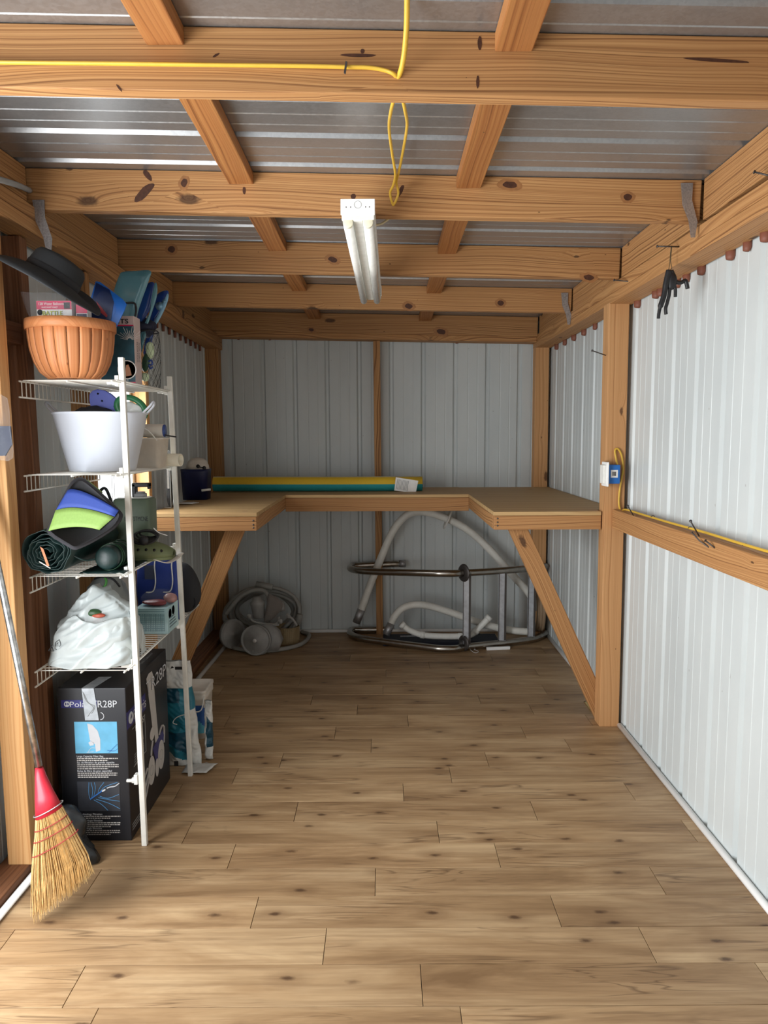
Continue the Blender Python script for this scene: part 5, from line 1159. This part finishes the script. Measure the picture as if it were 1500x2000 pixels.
# ------------------------------------------------------------------ shop light
sl = thing('shop_light', (-.07, 3.0, 2.17), 'white two-tube fluorescent shop light under the rafters', 'light fixture')
a0, a1 = V(-.0765, 2.375, 2.146), V(-.0595, 3.585, 2.122); dd = (a1-a0).normalized(); sd = V(1, -dd.x, 0).normalized(); uu = sd.cross(dd)
MB().bar(a0, a1, sd, uu, .102, .040).build('housing', M['white'], sl, bevel=.002)
mb = MB(); q = uu*-.020; mb.add([a0+q-sd*.026, a0+q+sd*.026, a0+q+sd*.013-uu*.022, a0+q-sd*.013-uu*.022, a1+q-sd*.026, a1+q+sd*.026, a1+q+sd*.013-uu*.022, a1+q-sd*.013-uu*.022], [(0, 1, 5, 4), (1, 2, 6, 5), (2, 3, 7, 6), (3, 0, 4, 7), (3, 2, 1, 0), (4, 5, 6, 7)]); mb.build('reflector_ridge', M['white'], sl)
for (p, s) in ((a0, -1), (a1, 1)):
    MB().obox(p+dd*s*.003, sd*.053, dd*.003, uu*.024).build('end_plate', M['whitegloss'], sl, bevel=.002)
    MB().obox(p+dd*s*(-.004)+uu*-.030, sd*.05, dd*.008, uu*.008).build('socket_bar', M['white'], sl, bevel=.001)
kn = a0-dd*.0065; MB().tube(arc(kn+uu*.006, sd, uu, .011, 0, 2*PI, 20)[:-1], .0006, 4, True).build('knockout', M['grey'], sl)
for x in (-.036, -.022, .024, .036): MB().lathe([(.0018, 0), (0, .0005)], kn+sd*x-uu*.001, -dd, 8).build('screw_hole', M['nail'], sl)
for s in (-1, 1):
    for p, t in ((a0, 1), (a1, -1)):
        c = p+sd*s*.031-uu*.046; mb = MB(); mb.lathe([(.0155, 0), (.0155, .014)], c-dd*.002*t, dd*t, 16); mb.obox(c+uu*.010+dd*.006*t, sd*.0155, dd*.007, uu*.012); mb.build('lamp_holder', MAT('cream_holder', srgb(236, 232, 206), .4), sl, bevel=.001)
    MB().tube([a0+sd*s*.031-uu*.048+dd*.012, a1+sd*s*.031-uu*.048-dd*.012], .0155, 18).build('lamp_tube', MAT('unlit_tube_glass', srgb(238, 238, 232), .15), sl)
tag(MB().tube(smoothpts([at(730, 440, Y=2.62), at(745, 437, Y=2.66), at(758, 428, Y=2.68), at(764, 424, Y=2.63)], 5), .004, 8).build('fixture_lead', MAT('cream_cord', srgb(206, 190, 150), .5)), 'cream lead wire running from the shop light to the rafter', 'wire')

# ------------------------------------------------------------------ yellow cables
yc = thing('ceiling_cable', (0, 1.7, 2.2), 'yellow electric cable stapled across the nearest rafter and looped to the next', 'cable')
C1 = [(-40, 121), (0, 122), (200, 124), (430, 127), (600, 129), (675, 131), (720, 132), (750, 137), (768, 144), (774, 151)]
MB().tube(smoothpts([at(*p, Y=1.702) for p in C1[:-1]]+[at(*C1[-1], Y=1.714)], 5), .0065, 8, flat=.6).build('stapled_run', M['yellow'], yc)
MB().tube(smoothpts([at(777, 152, Y=1.714), at(784, 134, Y=1.690), at(790, 100, Y=1.66), at(794, 50, Y=1.62), at(795, 0, Y=1.58), at(795, -40, Y=1.55)], 5), .0058, 8).build('hanging_run', M['yellow'], yc)
yy = lambda t: 1.77+.79*t
S1 = [(770, 193, .04), (764, 215, .1), (760, 250, .35), (766, 300, .62), (772, 340, .85), (768, 362, .93), (762, 375, .97), (764, 390, .985), (768, 401, 1)]
S2 = [(786, 193, .04), (791, 215, .1), (795, 245, .35), (788, 290, .62), (779, 335, .85), (774, 355, .93), (778, 375, .97), (774, 390, .985), (768, 401, 1)]
for S in (S1, S2): MB().tube(smoothpts([at(p[0], p[1], Y=yy(p[2])-.0) for p in S], 5), .0042, 8).build('loop', M['yellow'], yc)
MB().obox(at(675, 132, Y=1.693), (.002, 0, -.001), (0, .002, 0), (.002, 0, .012)).build('staple', M['nail'], yc)
wc = thing('wall_cable', (1.13, 3.0, 1.1), 'yellow cable running along the girt on the right wall to the outlet box', 'cable')
MB().tube(smoothpts([(1.128, 1.6, 1.104), (1.132, 2.0, 1.102), (1.126, 2.3, 1.102), (1.134, 2.6, 1.100), (1.128, 2.9, 1.098), (1.13, 3.2, 1.096), (1.128, 3.45, 1.095), at(1214, 1000, Y=3.535), at(1209, 985, Y=3.545), at(1210, 960, Y=3.547), at(1214, 935, Y=3.547), at(1217, 915, Y=3.547), at(1214, 890, Y=3.547), at(1207, 877, Y=3.547), at(1201, 880, Y=3.546), at(1203, 895, Y=3.542), at(1206, 910, Y=3.53)], 5), .0048, 8).build('cable', M['yellow'], wc)
for y in (2.72, 2.3, 3.1): MB().tube(arc((1.13, y, 1.0975), (1,0,0), (0,0,1), .008, 0, PI, 6), .0012, 4).build('staple', M['nail'], wc)
ob = thing('outlet_box', (1.08, 3.52, 1.2), 'blue outlet box with white cover plate on the right post', 'outlet')
b0, b1 = at(1186, 945, Y=3.497), at(1212, 908, Y=3.497)
MB().box(b0.x, b1.x, 3.497, 3.554, b0.z, b1.z).build('box', MAT('blue_pvc', srgb(36, 104, 180), .4), ob, bevel=.003)
cvp = MB().box(b0.x-.010, b0.x-.0005, 3.470, 3.560, b0.z-.012, b1.z+.014).build('cover_plate', M['whitegloss'], ob, bevel=.003)
MB().box(b0.x-.022, b0.x-.010, 3.49, 3.545, b0.z, b1.z).build('receptacle', M['white'], cvp, bevel=.003)
sa, sb_ = at(1193, 933, Y=3.496), at(1207, 918, Y=3.496); MB().box(sa.x, sb_.x, 3.4962, 3.4970, sa.z, sb_.z).build('sticker', M['paper'], ob); stk = bpy.data.objects['sticker']
mb = MB()
for i in range(7): x = sa.x+.006+i*.0028; mb.box(x, x+.0012+.0008*(i % 2), 3.4955, 3.4962, sa.z+.008, sb_.z-.008)
stuff(mb.build('bar_print', M['ink'], stk))

# ------------------------------------------------------------------ black lever tool hanging from a nail
hk_ = thing('lever_clamp', at(1306, 560, Y=2.72), 'black plastic lever-handled clamp hanging from a nail on the right plate', 'tool')
HY = at(1308, 488, X=1.025).y
def hp_(*pts, r=.008, nm='lever'): MB().tube(smoothpts([at(*p, Y=HY+(.006 if len(nm) > 5 else 0)) for p in pts], 4), r, 8).build(nm, M['black'], hk_)
hp_((1307, 528), (1303, 545), (1300, 560), (1296, 580), (1290, 598), (1287, 612), (1286, 622), r=[.011]*9+[.0095]*8+[.006]*8)
hp_((1309, 555), (1307, 575), (1303, 592), (1300, 603), (1301, 614), r=.0062)
hp_((1311, 528), (1316, 540), (1320, 550), (1330, 552), (1338, 548), (1341, 554), (1343, 564), r=.0075)
hp_((1315, 550), (1319, 565), (1319, 580), r=.006)
mb = MB(); mb.blob(at(1312, 548, Y=HY), (.018, .012, .034), .15, 30, 3); mb.build('pivot_body', M['black'], hk_)
MB().tube(smoothpts([at(1311, 481, Y=HY), at(1309, 500, Y=HY), at(1308, 515, Y=HY), at(1306, 528, Y=HY), at(1312, 524, Y=HY), at(1310, 510, Y=HY), at(1312, 481, Y=HY)], 4), .0012, 5).build('hanging_loop', MAT('olive_cord', srgb(70, 64, 44), .7), hk_)
nail(wall_r, [at(1284, 481, Y=HY-.002), at(1330, 482, Y=HY+.004)])
# brass floor register
fr_ = thing('floor_register', (1.03, 3.80, 0), 'small brass floor vent grille beside the right post', 'vent')
M['brass'] = mat('brass', (.62, .47, .18), .35, .9)
r0, r1 = at(1138, 1370, Z=.003), at(1166, 1402, Z=.003); gx0, gx1, gy0, gy1 = r1.x-.005, r1.x+.085, r1.y, r0.y
mb = MB(); mb.box(gx0, gx0+.012, gy0, gy1, .0002, .005); mb.box(gx1-.012, gx1, gy0, gy1, .0002, .005); mb.box(gx0, gx1, gy0, gy0+.012, .0002, .005); mb.box(gx0, gx1, gy1-.012, gy1, .0002, .005); mb.build('frame', M['brass'], fr_, bevel=.001)
for i in range(9): y = gy0+.02+i*(gy1-gy0-.04)/8; MB().box(gx0+.012, gx1-.012, y-.0025, y+.0025, .0004, .0035).build('louver', M['brass'], fr_)
MB().box(gx0+.01, gx1-.01, gy0+.01, gy1-.01, .0001, .0006).build('duct_opening', M['ink'], fr_)
# extension of the grain: knife cuts and dark marks on the timbers stay in the wood material
